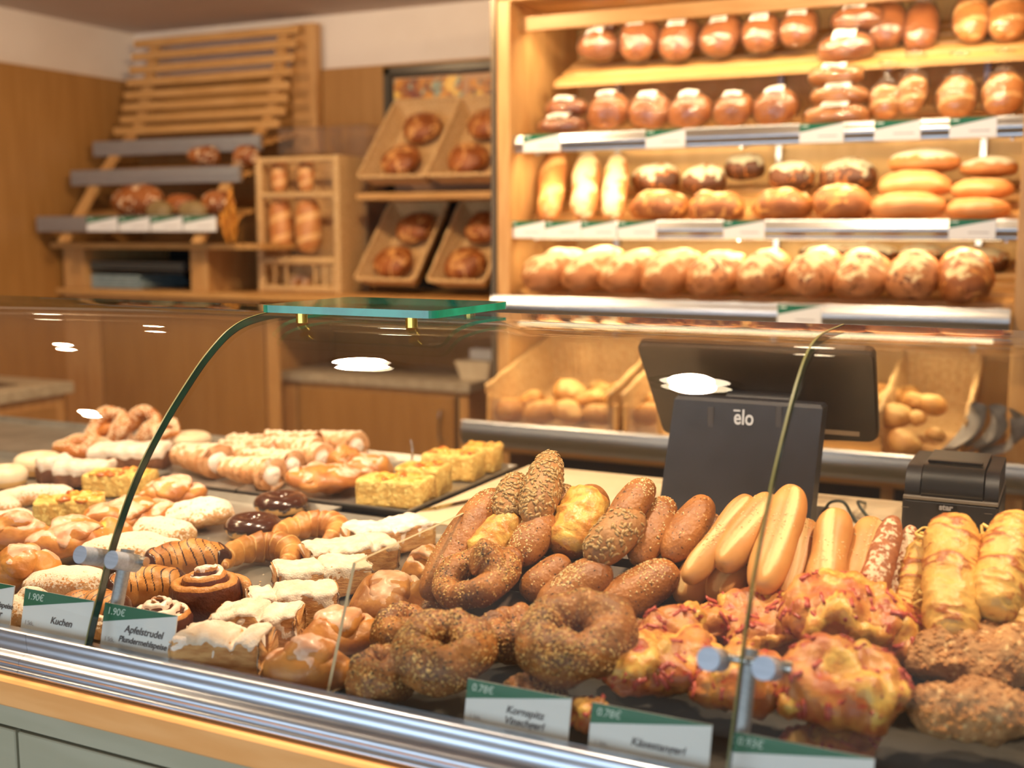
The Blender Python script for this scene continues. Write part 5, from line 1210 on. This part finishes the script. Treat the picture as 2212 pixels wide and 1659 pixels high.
# ham and cheese pastries
HP = 'ham and cheese pastries'
fl2(b_bacon, (1497, 1352), 240, 'narrow ham-topped stick behind the ham pastries', .056, yaw=52, asp=.44, z=BZ+.046, group=HP)
fl2(b_bacon, (1428, 1488), 276, 'ham pastry right of the largest seeded ring', .056, yaw=38, asp=.62, group=HP, n=70, lean=((1, 0, 0), 12))
fl2(b_bacon, (1662, 1392), 215, 'ham pastry behind the second clamp post', .068, yaw=26, asp=.8, z=BZ+.012, group=HP, n=60, lean=((1, 0, 0), 18))
fl2(b_bacon, (1805, 1375), 265, 'ham pastry on top of the heap behind the biggest', .074, yaw=20, asp=.75, z=BZ+.030, group=HP, n=80, lean=((1, 0, 0), 20))
fl2(b_bacon, (1930, 1415), 215, 'ham pastry by the foot of the big cheese stick', .066, yaw=0, asp=.8, z=BZ+.012, group=HP, n=60, lean=((1, 0, 0), 14))
fl2(b_bacon, (1818, 1520), 300, 'biggest ham pastry at the front of the heap', .074, yaw=20, asp=.70, z=BZ+.014, group=HP, n=100, lean=((1, 0, 0), 24))
fl2(b_bacon, (1612, 1530), 230, 'ham pastry behind the Käsestangerl card', .062, yaw=20, asp=.7, group=HP, n=70, lean=((1, 0, 0), 10))
fl2(b_bacon, (1262, 1555), 84, 'ham pastry showing between the two front cards', .034, yaw=10, asp=.8, group=HP, n=30)
fl2(b_bacon, (1800, 1612), 200, 'ham pastry above the cut-off price card', .036, yaw=10, asp=.7, group=HP, n=50)
CR = 'crumble-covered rolls'
fl2(b_crumb, (2125, 1405), 205, 'crumble-covered roll farthest back by the cheese sticks', .055, yaw=20, asp=.55, z=BZ+.024, group=CR)
fl2(b_crumb, (2118, 1475), 310, 'wide crumble-covered roll in the middle of three', .066, yaw=14, asp=.55, group=CR, z=BZ+.01, lean=((1, 0, 0), 12))
fl2(b_crumb, (2110, 1590), 290, 'crumble-covered roll nearest the front glass', .064, yaw=14, asp=.55, group=CR, lean=((1, 0, 0), 8))

# ================================================================ bread in the lit unit
RYE = crust('rye_crust', 'a8642f', '84481f', sc=16, top='e0c898', topt=.80, topn=.5, rough=.55, cm='d8944c', edge=.2)
RYEB = crust('rye_crust_pale_top', 'b87848', '9c6034', sc=14, top='dcc698', topt=.72, topn=.5, rough=.6, cm='6e3c1c', edge=.15)
DARKL = crust('dark_loaf', '6e3d1e', '4e2a14', sc=14, top='d6d0b0', topt=.22, topn=.45, rough=.5, cm='b06a34', edge=.2)
WLOAF = crust('white_loaf', 'd0905a', 'c07c46', sc=8, top='e8c08a', topt=.82, topn=.15, rough=.4, bump=.1)
WLOAFD = crust('white_loaf_dusted', 'c98044', 'a86430', sc=8, top='e4dcc0', topt=.45, topn=.3, rough=.5)
BAG = crust('baguette_crust', 'd8965a', 'c07a44', sc=12, cm='f0bc7c', edge=.2, rough=.35, bump=.15)
def loafmesh(L, Wd, H, s, e=2.4, crack=0, n=34, ns=30, slash=0):
    x, r = endr(n, e); P = np.stack([x*L/2, 0*x, 0*x], 1)
    rf = (lambda u, t: 1-.07*np.exp(-(((t-1.6+.5*np.sin(u*5+s)))/.12)**2)*crack) if crack else None
    V, Fc, u, th = sweep(P, Wd/2*r, H/2*r, ns, flat=.75, rfun=rf); V = disp(V, Fc, min(Wd, H)*.10, 16, s, 3)
    mk = sm(np.abs(fbm(V*26, s+1, 2)), .09, .02)*crack if not slash else sm(np.sin(u*slash*6.28+th*1.2), .55, .8)*sm(normals(V, Fc)[:, 2], -.1, .4)
    V[:, 2] -= V[:, 2].min(); return V, Fc, mk
def uloaf(c, w, h, Y, label, m=None, end=False, L=None, group=None, cat='loaf', tilt=None, yaw=0.0, crack=1, name='loaf', slash=0, e=2.4):
    """loaf on a rear shelf; Y is the distance of its near side"""
    P = at_y(c[0], c[1], Y); Wm = m_of(w, P); Hm = m_of(h*(1.0 if end else 1.18), P); s = nxt()
    if end and tilt is not None and tilt > .5:
        Th = Wm*.82; L = min(.30, max(Th*1.15, (Hm-Th*math.cos(tilt))/math.sin(tilt)))
        V, Fc, mk = loafmesh(L, Wm, Th, s, e, crack, slash=slash); q = Quaternion((1, 0, 0), tilt)@Quaternion((0, 0, 1), math.pi/2)
        ctr_ = at_y(c[0], c[1], Y+L/2*math.cos(tilt)+Th*.3); loc = Vector(ctr_)-(q@Vector((0, 0, Th/2)))
    elif end:
        L = L or Wm*1.7; V, Fc, mk = loafmesh(L, Wm, Hm, s, e, crack, slash=slash); q = Quaternion((0, 0, 1), math.pi/2+math.radians(yaw)); y = Y+L/2-.02
        if tilt is None: tilt = .16
        q = Quaternion((1, 0, 0), tilt)@q
        # the far end moves right in the picture; keep the near end where it is seen
        loc = Vector((P[0]-math.sin(math.radians(yaw))*L*.45, y, P[2]-Hm/2+math.sin(tilt)*L*.42))
    else:
        D = L or min(Wm*.7, .13); V, Fc, mk = loafmesh(Wm, D, Hm, s, e, crack, slash=slash); q = Quaternion((0, 0, 1), math.radians(yaw)); loc = Vector((P[0], Y+D/2-.01, P[2]-Hm/2))
    o = obj(name, V, Fc, m or RYE, attr=mk); return fin(o, label, cat, loc, q, group), P, Wm, Hm
orda = ['first', 'second', 'third', 'fourth', 'fifth', 'sixth', 'seventh', 'eighth', 'ninth', 'last']
for i, (x, y, w, h, yw) in enumerate(((1145, 600, 112, 92, -28), (1231, 598, 108, 92, -26), (1315, 602, 112, 95, -24), (1408, 602, 112, 98, -22), (1515, 606, 112, 98, -12), (1627, 607, 108, 98, -8), (1740, 608, 116, 102, -5), (1850, 610, 120, 108, 0), (1970, 612, 118, 108, 4), (2088, 614, 122, 112, 6))):
    uloaf((x, y), w, h, 3.31, 'big rye loaf, '+orda[i]+' in the row on the lowest lit shelf', RYEB if i < 9 else RYE, True, L=.25, group='rye loaves on the lowest lit shelf', yaw=yw, tilt=.30, crack=.9 if i > 3 else .3)
uloaf((1825, 543), 215, 42, 3.62, 'long dark loaf lying behind the seventh and eighth rye loaf', DARKL, False, L=.12, group='long dark loaves behind the rye loaves')
uloaf((1985, 546), 100, 44, 3.62, 'short dark loaf behind the ninth rye loaf', DARKL, False, L=.12, group='long dark loaves behind the rye loaves')
uloaf((2090, 560), 165, 62, 3.66, 'long dark loaf behind the last rye loaf', DARKL, False, L=.12, group='long dark loaves behind the rye loaves')
MG = 'loaves on the middle lit shelf'
for (x, y, w, h, Y, lab, m, kw) in (
    (1412, 440, 128, 66, 3.44, 'cracked crusty loaf in front of the dark floury one', RYE, {}),
    (1540, 440, 120, 74, 3.44, 'round brown loaf with a flour cap, middle lit shelf', RYE, {}),
    (1683, 436, 128, 72, 3.44, 'deeply cracked loaf beside the round brown loaf', RYE, {}),
    (1812, 432, 126, 80, 3.44, 'tall round loaf beside the smooth white loaves', RYE, {}),
    (1408, 382, 108, 68, 3.62, 'dark floury loaf behind the cracked crusty one', DARKL, {}),
    (1512, 384, 100, 66, 3.62, 'dark floury loaf behind the round brown one', DARKL, {}),
    (1602, 356, 92, 56, 3.70, 'highest dark floury loaf at the back of the shelf', DARKL, {}),
    (1703, 374, 104, 66, 3.62, 'dark floury loaf behind the deeply cracked one', DARKL, {}),
    (1824, 374, 122, 70, 3.62, 'dark floury loaf behind the tall round one', DARKL, {}),
    (1955, 441, 158, 58, 3.44, 'smooth long white loaf at the rail, bottom of its stack', WLOAF, dict(crack=0)),
    (1974, 393, 152, 58, 3.50, 'smooth long white loaf, middle of its stack', WLOAF, dict(crack=0)),
    (1992, 346, 152, 54, 3.60, 'dark long loaf with flour on top of the stack', WLOAFD, dict(crack=0)),
    (2110, 447, 136, 48, 3.44, 'smooth oval white loaf by the side panel, bottom of its stack', WLOAF, dict(crack=0)),
    (2120, 404, 132, 48, 3.50, 'smooth oval white loaf by the side panel, middle of its stack', WLOAF, dict(crack=0)),
    (2132, 358, 118, 44, 3.60, 'dark oval loaf with flour by the side panel', WLOAFD, dict(crack=0))):
    uloaf((x, y), w, h, Y, lab, m, group=MG, **kw)
def stand3(p1, Y1, p2, Y2, w, label, m, group, cat='loaf', name='baguette', slash=0):
    A = at_y(p1[0], p1[1], Y1); B = at_y(p2[0], p2[1], Y2); L = float(np.linalg.norm(B-A)); Wm = m_of(w, A); V, Fc, mk = loafmesh(L, Wm, Wm*.9, nxt(), 3.0, 0, slash=slash); V[:, 2] -= Wm*.42
    return fin(obj(name, V, Fc, m, attr=mk), label, cat, (A+B)/2, quat_from(B-A, (0, -1, .3)), group)
BAGLIT = crust('tube_lit_baguette', 'cf8c50', 'b87440', sc=12, cm='ecd0a0', edge=.2, rough=.45, top='d8c49c', topt=.6, topn=.5)  # pale top colour paints in the tube light on the leaning loaves
stand3((1183, 474), 3.43, (1200, 328), 3.66, 62, 'pale baguette leaning at the left end of the middle lit shelf', BAG, MG, slash=3)
stand3((1258, 474), 3.43, (1270, 328), 3.66, 62, 'pale baguette leaning second on the middle lit shelf', BAGLIT, MG, slash=3)
stand3((1322, 474), 3.43, (1334, 334), 3.66, 56, 'narrow pale baguette leaning beside the dark crusty loaf', BAGLIT, MG, slash=4)
# bagged loaves
WCR = crust('bagged_crust', 'a5602e', '84481f', sc=18, rough=.45); WCL = crust('bagged_pale_crust', 'd08c48', 'b87436', sc=14, rough=.4, cm='f0c080', edge=.2)
STEEP = [.95]
def bagged(c, w, h, Y, label, group, end=True, twist=False, m=None, L=None, tag_=True):
    r, P, Wm, Hm = uloaf(c, w*.9, h*(1.0 if twist else .88), Y, label, m or WCR, end, L or (.20 if end else None), group, 'bagged bread', tilt=(STEEP[0] if end and not twist else (1.0 if twist else None)), crack=0, name='bagged_loaf', slash=3 if twist else 0)
    s = nxt(); L_ = L or (.20 if end else Wm)
    me = r.data; V = np.array([v.co[:] for v in me.vertices]); Fc = [tuple(p.vertices) for p in me.polygons]
    N = normals(V, Fc); V2 = V+N*(.006+.004*np.abs(fbm(V*60, s, 2)))[:, None]; V2 = V2+N*(vn(V*130, s)*.0018)[:, None]
    part('plastic_bag', (V2, Fc), WRAP, r)
    if twist:
        hx = V[:, 0].max(); z = (V[:, 2].max()+V[:, 2].min())/2
        Q = spath([(hx-.01, 0, z), (hx+.02, 0, z), (hx+.045, .004, z), (hx+.075, 0, z+.01)], 20); t = np.linspace(0, 1, 20)
        V3, F3, _, _ = sweep(Q, .030*(1-sm(t, 0, .5))+.008+.022*sm(t, .6, 1), .030*(1-sm(t, 0, .5))+.008+.016*sm(t, .6, 1), 20, rfun=lambda u, q: 1+.18*np.sin(q*7+u*3)); part('bag_neck', (V3, F3), WRAP, r)
    elif tag_:
        # paper label bent over the top of the near end
        lw = min(Wm, .09)*.62 if end else Wm*.42; V4 = []; F4 = []; nn = 9
        top = V[:, 2].max(); X1 = V[:, 0].max(); X0 = V[:, 0].min()
        for i in range(nn):
            for j in range(nn):
                if end: px_ = X0+((.50 if STEEP[0] > .9 else .40)+.34*i/(nn-1))*(X1-X0); py_ = (j/(nn-1)-.5)*lw
                else: px_ = (j/(nn-1)-.5)*lw; py_ = V[:, 1].min()*(.92-.75*i/(nn-1))
                dd = (V2[:, 0]-px_)**2+(V2[:, 1]-py_)**2+(V2[:, 2] < V2[:, 2].mean())*1; k = np.argsort(dd)[:4]; wgt = 1/(dd[k]+1e-6)
                V4.append((px_, py_, float((V2[k, 2]*wgt).sum()/wgt.sum())+.003))
        for i in range(nn-1):
            for j in range(nn-1): a = i*nn+j; F4.append((a, a+nn, a+nn+1, a+1))
        lb = part('paper_label', (np.array(V4), F4), mat('bag_label', 'f4efe9', rough=.5), r)
        band = [f for k, f in enumerate(F4) if (k//(nn-1)) == (1)]; VV = np.array(V4)+np.array([0, 0, .0006]); part('label_stripe', (VV, band[1:6]), GREEN, r)
    return r
BG1 = 'bagged loaves on the topmost shelf'
bagged((1283, 92), 100, 66, 3.58, 'bagged dark loaf lying crosswise at the left end of the topmost shelf', BG1, end=False)
bagged((1300, 50), 70, 40, 3.68, 'bagged loaf behind the crosswise one on the topmost shelf', BG1, end=False)
for i, (x, y, w, h) in enumerate(((1380, 80, 98, 142), (1466, 76, 98, 142), (1556, 70, 98, 144), (1642, 64, 94, 134), (1724, 56, 90, 134))):
    bagged((x, y), w, h, 3.56, 'bagged loaf standing end-on, '+orda[i]+' of five on the topmost shelf', BG1)
bagged((1822, 92), 128, 72, 3.56, 'bagged loaf below another, lying crosswise on the topmost shelf', BG1, end=False)
bagged((1845, 30), 124, 68, 3.60, 'bagged loaf above another, lying crosswise on the topmost shelf', BG1, end=False)
for i, (x, y, w, h) in enumerate(((1915, 52, 92, 132), (1988, 55, 80, 134), (2098, 36, 88, 130), (2178, 34, 90, 132))):
    bagged((x, y), w, h, 3.60, 'bagged bread with twisted neck, '+orda[i]+' of four on the topmost shelf', BG1, twist=True, m=WCL if i > 1 else WCR, L=.17)
BG2 = 'bagged loaves on the upper lit rail'; STEEP[0] = .62
bagged((1202, 266), 122, 44, 3.43, 'bagged loaf at the rail end, lower of two crosswise', BG2, end=False)
bagged((1216, 230), 108, 44, 3.48, 'bagged loaf resting on another at the rail end', BG2, end=False)
for i, (x, y, w, h) in enumerate(((1314, 236, 106, 108), (1402, 234, 104, 108), (1490, 232, 112, 112), (1583, 232, 100, 106), (1676, 228, 110, 112))):
    bagged((x, y), w, h, 3.43, 'bagged brown loaf end-on above the upper rail, '+orda[i]+' of five', BG2, m=crust('bagged_mid_crust', 'bc7438', '985626', sc=18, rough=.4))
bagged((1800, 243), 150, 50, 3.43, 'bagged loaf at the bottom of the crosswise stack of three', BG2, end=False, m=WCL)
bagged((1808, 203), 140, 48, 3.47, 'bagged loaf in the middle of the crosswise stack of three', BG2, end=False, m=WCL)
bagged((1800, 158), 130, 48, 3.50, 'bagged loaf on top of the crosswise stack of three', BG2, end=False, m=WCL)
for i, (x, y, w, h) in enumerate(((1912, 214, 80, 96), (1968, 200, 74, 112), (2066, 204, 92, 120), (2166, 200, 96, 124))):
    bagged((x, y), w, h, 3.46, 'bagged bread with knotted bag above the upper rail, '+orda[i]+' of four', BG2, twist=True, m=WCL, L=.19)

# roll baskets
def pb(px, py, y): return at_y(px, py, y)
ROLL = crust('round_roll_crust', 'c8924e', 'b07838', sc=16, rough=.5, top='e4bc7c', topt=.6, topn=.3)
RM = []
for s in range(4):
    x, r = endr(26, 2.1); P = np.stack([x*.040, 0*x, 0*x], 1)
    V, Fc, u, th = sweep(P, .038*r, .030*r, 22, flat=.8, rfun=lambda u, t: 1-.10*np.exp(-((t-1.6)/.13)**2)); V = disp(V, Fc, .006, 30, s+40, 2)
    o = obj('round_roll', V, Fc, ROLL); RM.append(o)
first = [True]*4
def roll(px, py, Y, lab, gr, d=64):
    k = nxt() % 4; P = at_y(px, py, Y); sc = m_of(d, P)/.080
    if first[k]: o = RM[k]; first[k] = False
    else: o = copy_tree(RM[k])
    rg = random.Random(px*7+py); o.location = P; o.rotation_euler = (rg.uniform(-.5, .5), rg.uniform(-.4, .4), rg.uniform(0, 3)); o.scale = (sc, sc, sc); tag(o, lab, 'bread roll', gr)
A = at_y(1062, 915, 3.24); B = at_y(1325, 930, 3.24); ang = math.radians(14)
for k, (xa, xb) in enumerate(((1060, 1322), (1352, 1640), (1900, 2088))):
    A = at_y(xa, 915, 3.2); B = at_y(xb, 930, 3.2); w = B[0]-A[0]; Lb = .50
    basket(['wicker roll basket at the left end of the lit unit', 'wicker roll basket behind the till display', 'wicker roll basket by the grey cloths'][k], w, Lb, .15, ((A[0]+B[0])/2, 3.19+Lb/2, (.925+.055)), ang, group='roll baskets in the lit unit', taper=.015, front=False)
    for f in range(2):
        pass
RP = [(1100, 890, 3.25, 74), (1170, 893, 3.24, 78), (1226, 892, 3.23, 72), (1292, 896, 3.23, 66), (1150, 868, 3.33, 60), (1232, 850, 3.36, 76), (1262, 868, 3.30, 50), (1285, 862, 3.34, 56), (1305, 850, 3.40, 56), (1325, 862, 3.33, 54), (1292, 838, 3.46, 46), (1340, 842, 3.42, 44), (1120, 880, 3.34, 50), (1200, 878, 3.34, 54), (1262, 893, 3.32, 54)]
RL = ['foremost at the left corner of the left basket', 'foremost, second in the left basket', 'foremost, third in the left basket', 'foremost at the post of the left basket', 'behind the second roll of the left basket', 'highest on the heap in the left basket', 'just below the highest in the left basket', 'right of the highest roll in the left basket', 'pale-topped at the back of the left basket', 'at the inner rim of the left basket', 'small at the far side of the left basket', 'farthest towards the till in the left basket', 'sunk between the first two of the left basket', 'sunk in the middle of the left basket', 'sunk behind the third of the left basket']
for (x, y, Y, d), l in zip(RP, RL): roll(x, y, Y, 'round golden roll '+l, 'round rolls in the left basket', d)
for (x, y, Y, d), l in zip([(1402, 895, 3.25, 66), (1418, 868, 3.33, 56), (1395, 862, 3.42, 50)], ['foremost in the basket behind the till display', 'second in the basket behind the till display', 'pale one against the rim behind the till display']): roll(x, y, Y, 'round roll '+l, 'round rolls behind the till', d)
for (x, y, Y, d), l in zip([(1935, 900, 3.26, 76), (1955, 960, 3.18, 78), (2020, 940, 3.20, 44), (1975, 870, 3.34, 62), (2010, 875, 3.34, 68), (1925, 862, 3.44, 64), (1980, 905, 3.26, 44), (1905, 845, 3.5, 44), (1960, 850, 3.52, 50)], ['largest beside the till display', 'lowest in front of the right basket', 'upright slim one at the rim', 'behind the largest in the right basket', 'near the rim by the grey cloths', 'dusted one at the back of the right basket', 'wedged in the middle of the right basket', 'hard against the till display', 'farthest back in the right basket']): roll(x, y, Y, 'round roll '+l, 'round rolls in the right basket', d)
for k in range(4):
    if first[k]: bpy.data.objects.remove(RM[k])
# low clear fronts of the baskets
for a, b, l in ((1058, 1325, 'clear low front pane before the left roll basket'), (1352, 1420, 'clear low front pane behind the till display')):
    A = at_y(a, 925, 3.15); B = at_y(b, 925, 3.15); tag(MB().box((A[0], 3.15, .95), (B[0], 3.154, 1.035)).build('basket_front_pane', ACRYL), l, 'glass pane')
    for x in (A[0]-.008, B[0]): tag(MB().box((x, 3.145, .95), (x+.012, 3.165, 1.045), .002).build('pane_holder', BEECH), ('small upright wooden holder left of the ' if x < A[0] else 'small upright wooden holder right of the ')+l, 'holder')
# grey cloths beside the right basket
CL = mat('grey_cloth', 'aca7a2', '928d88', sc=20, rough=.9, bump=.3, bsc=200)
for i, (pts, w) in enumerate((([(2040, 985), (2080, 945), (2105, 905), (2110, 880)], .10), ([(2085, 985), (2130, 955), (2155, 915), (2150, 885)], .10), ([(2125, 990), (2185, 960), (2200, 920), (2190, 895)], .12))):
    P = [at_y(x, y, 3.15+.02*i) for x, y in pts]; P[0][2] = max(P[0][2], .98); Q = spath(P, 20); V = []; Fc = []
    for t in (0, 1):
        for a in range(20):
            for b in range(12):
                f = b/11; q = Q[a]+np.array([.018*math.sin(f*9+i+a*.2)+t*.004, f*w, .012*math.sin(f*7+i*2)-.01*f]); V.append(q)
    for t in (0, 1):
        for a in range(19):
            for b in range(11):
                i0 = t*240+a*12+b; f = (i0, i0+12, i0+13, i0+1); Fc.append(f if t else f[::-1])
    tag(obj('grey_cloth', V, Fc, CL), ['grey cloth draped nearest the right roll basket', 'grey cloth between the two other cloths', 'grey cloth farthest along the aluminium rail'][i], 'cloth', 'grey cloths by the rolls')

# ================================================================ bread at the left rear
CRU = crust('country_crust', 'a5622e', '7c421c', sc=14, cm='e0c09c', edge=.12, rough=.5)
def rround(P, D, H, s, m=CRU, label='', group=None, q=None, crack=1):
    V, Fc, mk = loafmesh(D, D*.9, H, s, 2.1, 1, 34, 34); mk = sm(np.abs(fbm(V*18, s+1, 2)), .12, .03)*crack
    o = obj('round_loaf', V, Fc, m, attr=mk); return fin(o, label, 'loaf', P, q or Quaternion((0, 0, 1), 0), group)
for (r, k), (bo, loc, ang, wd) in TB.items():
    R3 = Matrix.Rotation(ang, 4, 'X'); 
    for j, yy in enumerate((-.11, .08)):
        p = Vector(loc)+R3@Vector(((-.010, .018)[j]+(.0), yy, .008)); nm = ('upper', 'lower')[j == 0]
        where = ('on the short shelf', 'on the wall shelf')[r]+(', basket next to the wicker stand', ', basket against the lit unit')[k]
        rround(p, .175, .105, nxt(), crust('round_crust', 'ac6430', '84461c', sc=12, rough=.4, cm='d89c5c', edge=.15), 'round brown loaf, '+nm+' of two '+where, 'round loaves in the tilted baskets', Quaternion((1, 0, 0), ang))
for (x, y, w, h, Y, lab, m) in ((278, 430, 135, 72, 3.76, 'large cracked loaf with white flour lines on the leaning rack', CRU), (376, 437, 76, 48, 3.78, 'plain brown loaf between the two cracked loaves on the rack', None), (452, 435, 82, 52, 3.76, 'cracked loaf behind the dried sheaf on the leaning rack', CRU),
    (425, 333, 76, 42, 3.95, 'small brown loaf on the middle rack shelf, left of its twin', CRU), (520, 334, 66, 46, 3.95, 'small brown loaf on the middle rack shelf next to the wicker stand', CRU)):
    uloaf((x, y), w, h, Y, lab, m or _M['round_crust'], False, group='loaves on the leaning rack')
P = at_y(345, 462, 3.74)
for i, (x, w) in enumerate(((345, 66), (418, 70))):
    P = at_y(x, 457, 3.755); Wm = m_of(w, P); xx, rr2 = endr(24, 2.2); V, Fc, u, th = sweep(np.stack([xx*Wm/2, 0*xx, 0*xx], 1), .04*rr2, .045*rr2, 20); o = obj('flat_bread', disp(V, Fc, .004, 30, i), Fc, crust('flat_crust', '9a8458', '86704a', sc=14)); fin(o, 'dull olive-brown bread behind the labels, '+('left one', 'right one')[i], 'bread', P, Quaternion((0, 0, 1), 0), 'dull breads on the rack')
# dried sheaf at the end of the rack
sh = empty('dried_sheaf', 'ochre dried sheaf hanging at the end of the leaning rack', 'decoration', tuple(at_y(492, 470, 3.70)))
SHM = mat('dried_leaf', 'd8953a', 'b87426', sc=40, rough=.6); rg = random.Random(3)
for i in range(9):
    m = MB(); x0 = rg.uniform(-.03, .04); z0 = rg.uniform(-.06, .08); a = rg.uniform(.7, 2.0)
    Q = spath([(x0, rg.uniform(0, .02), z0-.05), (x0+.02*math.cos(a), 0, z0), (x0+.06*math.cos(a), 0, z0+.05)], 10); t = np.linspace(0, 1, 10)
    V, Fc, _, _ = sweep(Q, .016*np.sin(math.pi*np.clip(t, .05, .95)), .004, 10); part('leaf', (V, Fc), SHM, sh)
# baguettes in the wicker stand
x0, w, hh = WS
for i, (pa, pb_, th_) in enumerate((((622, 545), (617, 432), 52), ((682, 545), (680, 432), 60), ((612, 415), (612, 352), 38), ((672, 415), (670, 352), 40))):
    A = at_y(pa[0], pa[1], 4.09); B = at_y(pb_[0], pb_[1], 4.11); L = float(np.linalg.norm(A-B))+.02; R = m_of(th_, A)/2
    V, Fc, u, th = sticky(L, R, nxt(), 0, n=44); mk = sm(np.sin(u*22+th*1.0), .3, .8)
    o = obj('baguette', V, Fc, BAG, attr=mk); fin(o, ('thick baguette at the left in the wicker stand', 'thick baguette at the right in the wicker stand', 'slim baguette behind the crossbar at the left', 'slim baguette behind the crossbar at the right')[i], 'baguette', (A+B)/2, quat_from(B-A, (0, -1, .2)), 'baguettes in the wicker stand')
flat_p = at_y(655, 606, 4.10)
o = b_sugring(.10, .035, 77, knot=True); fin(o, 'small brown pretzel roll behind the canes of the wicker stand', 'roll', Vector(flat_p)+Vector((0, .0, -.03)), Quaternion((1, 0, 0), 1.2))


# loose crumbs and sugar on the trays
rg = np.random.default_rng(8); m = MB()
for k in range(520):
    x, y = rg.uniform(-1.75, -.76), rg.uniform(1.05, 1.74)
    if k > 330: x, y = rg.normal(-1.02, .07), rg.normal(1.5, .12)
    if not (1.04 < y < 1.74 and -1.74 < x < -.76) or abs(x+1.237) < .02: continue
    a = rg.uniform(.0007, .0019); m.add(np.array(_OC[0])*a*np.array([1.2, 1, .7])+np.array([x, y, TZ+a*.35]), _OC[1])
tag(m.build('crumbs', mat('loose_crumb', 'f0dcc4', 'd8a870', sc=90, rough=.8)), 'loose sugar and crumbs scattered on the steel trays', 'crumbs', kind='stuff')
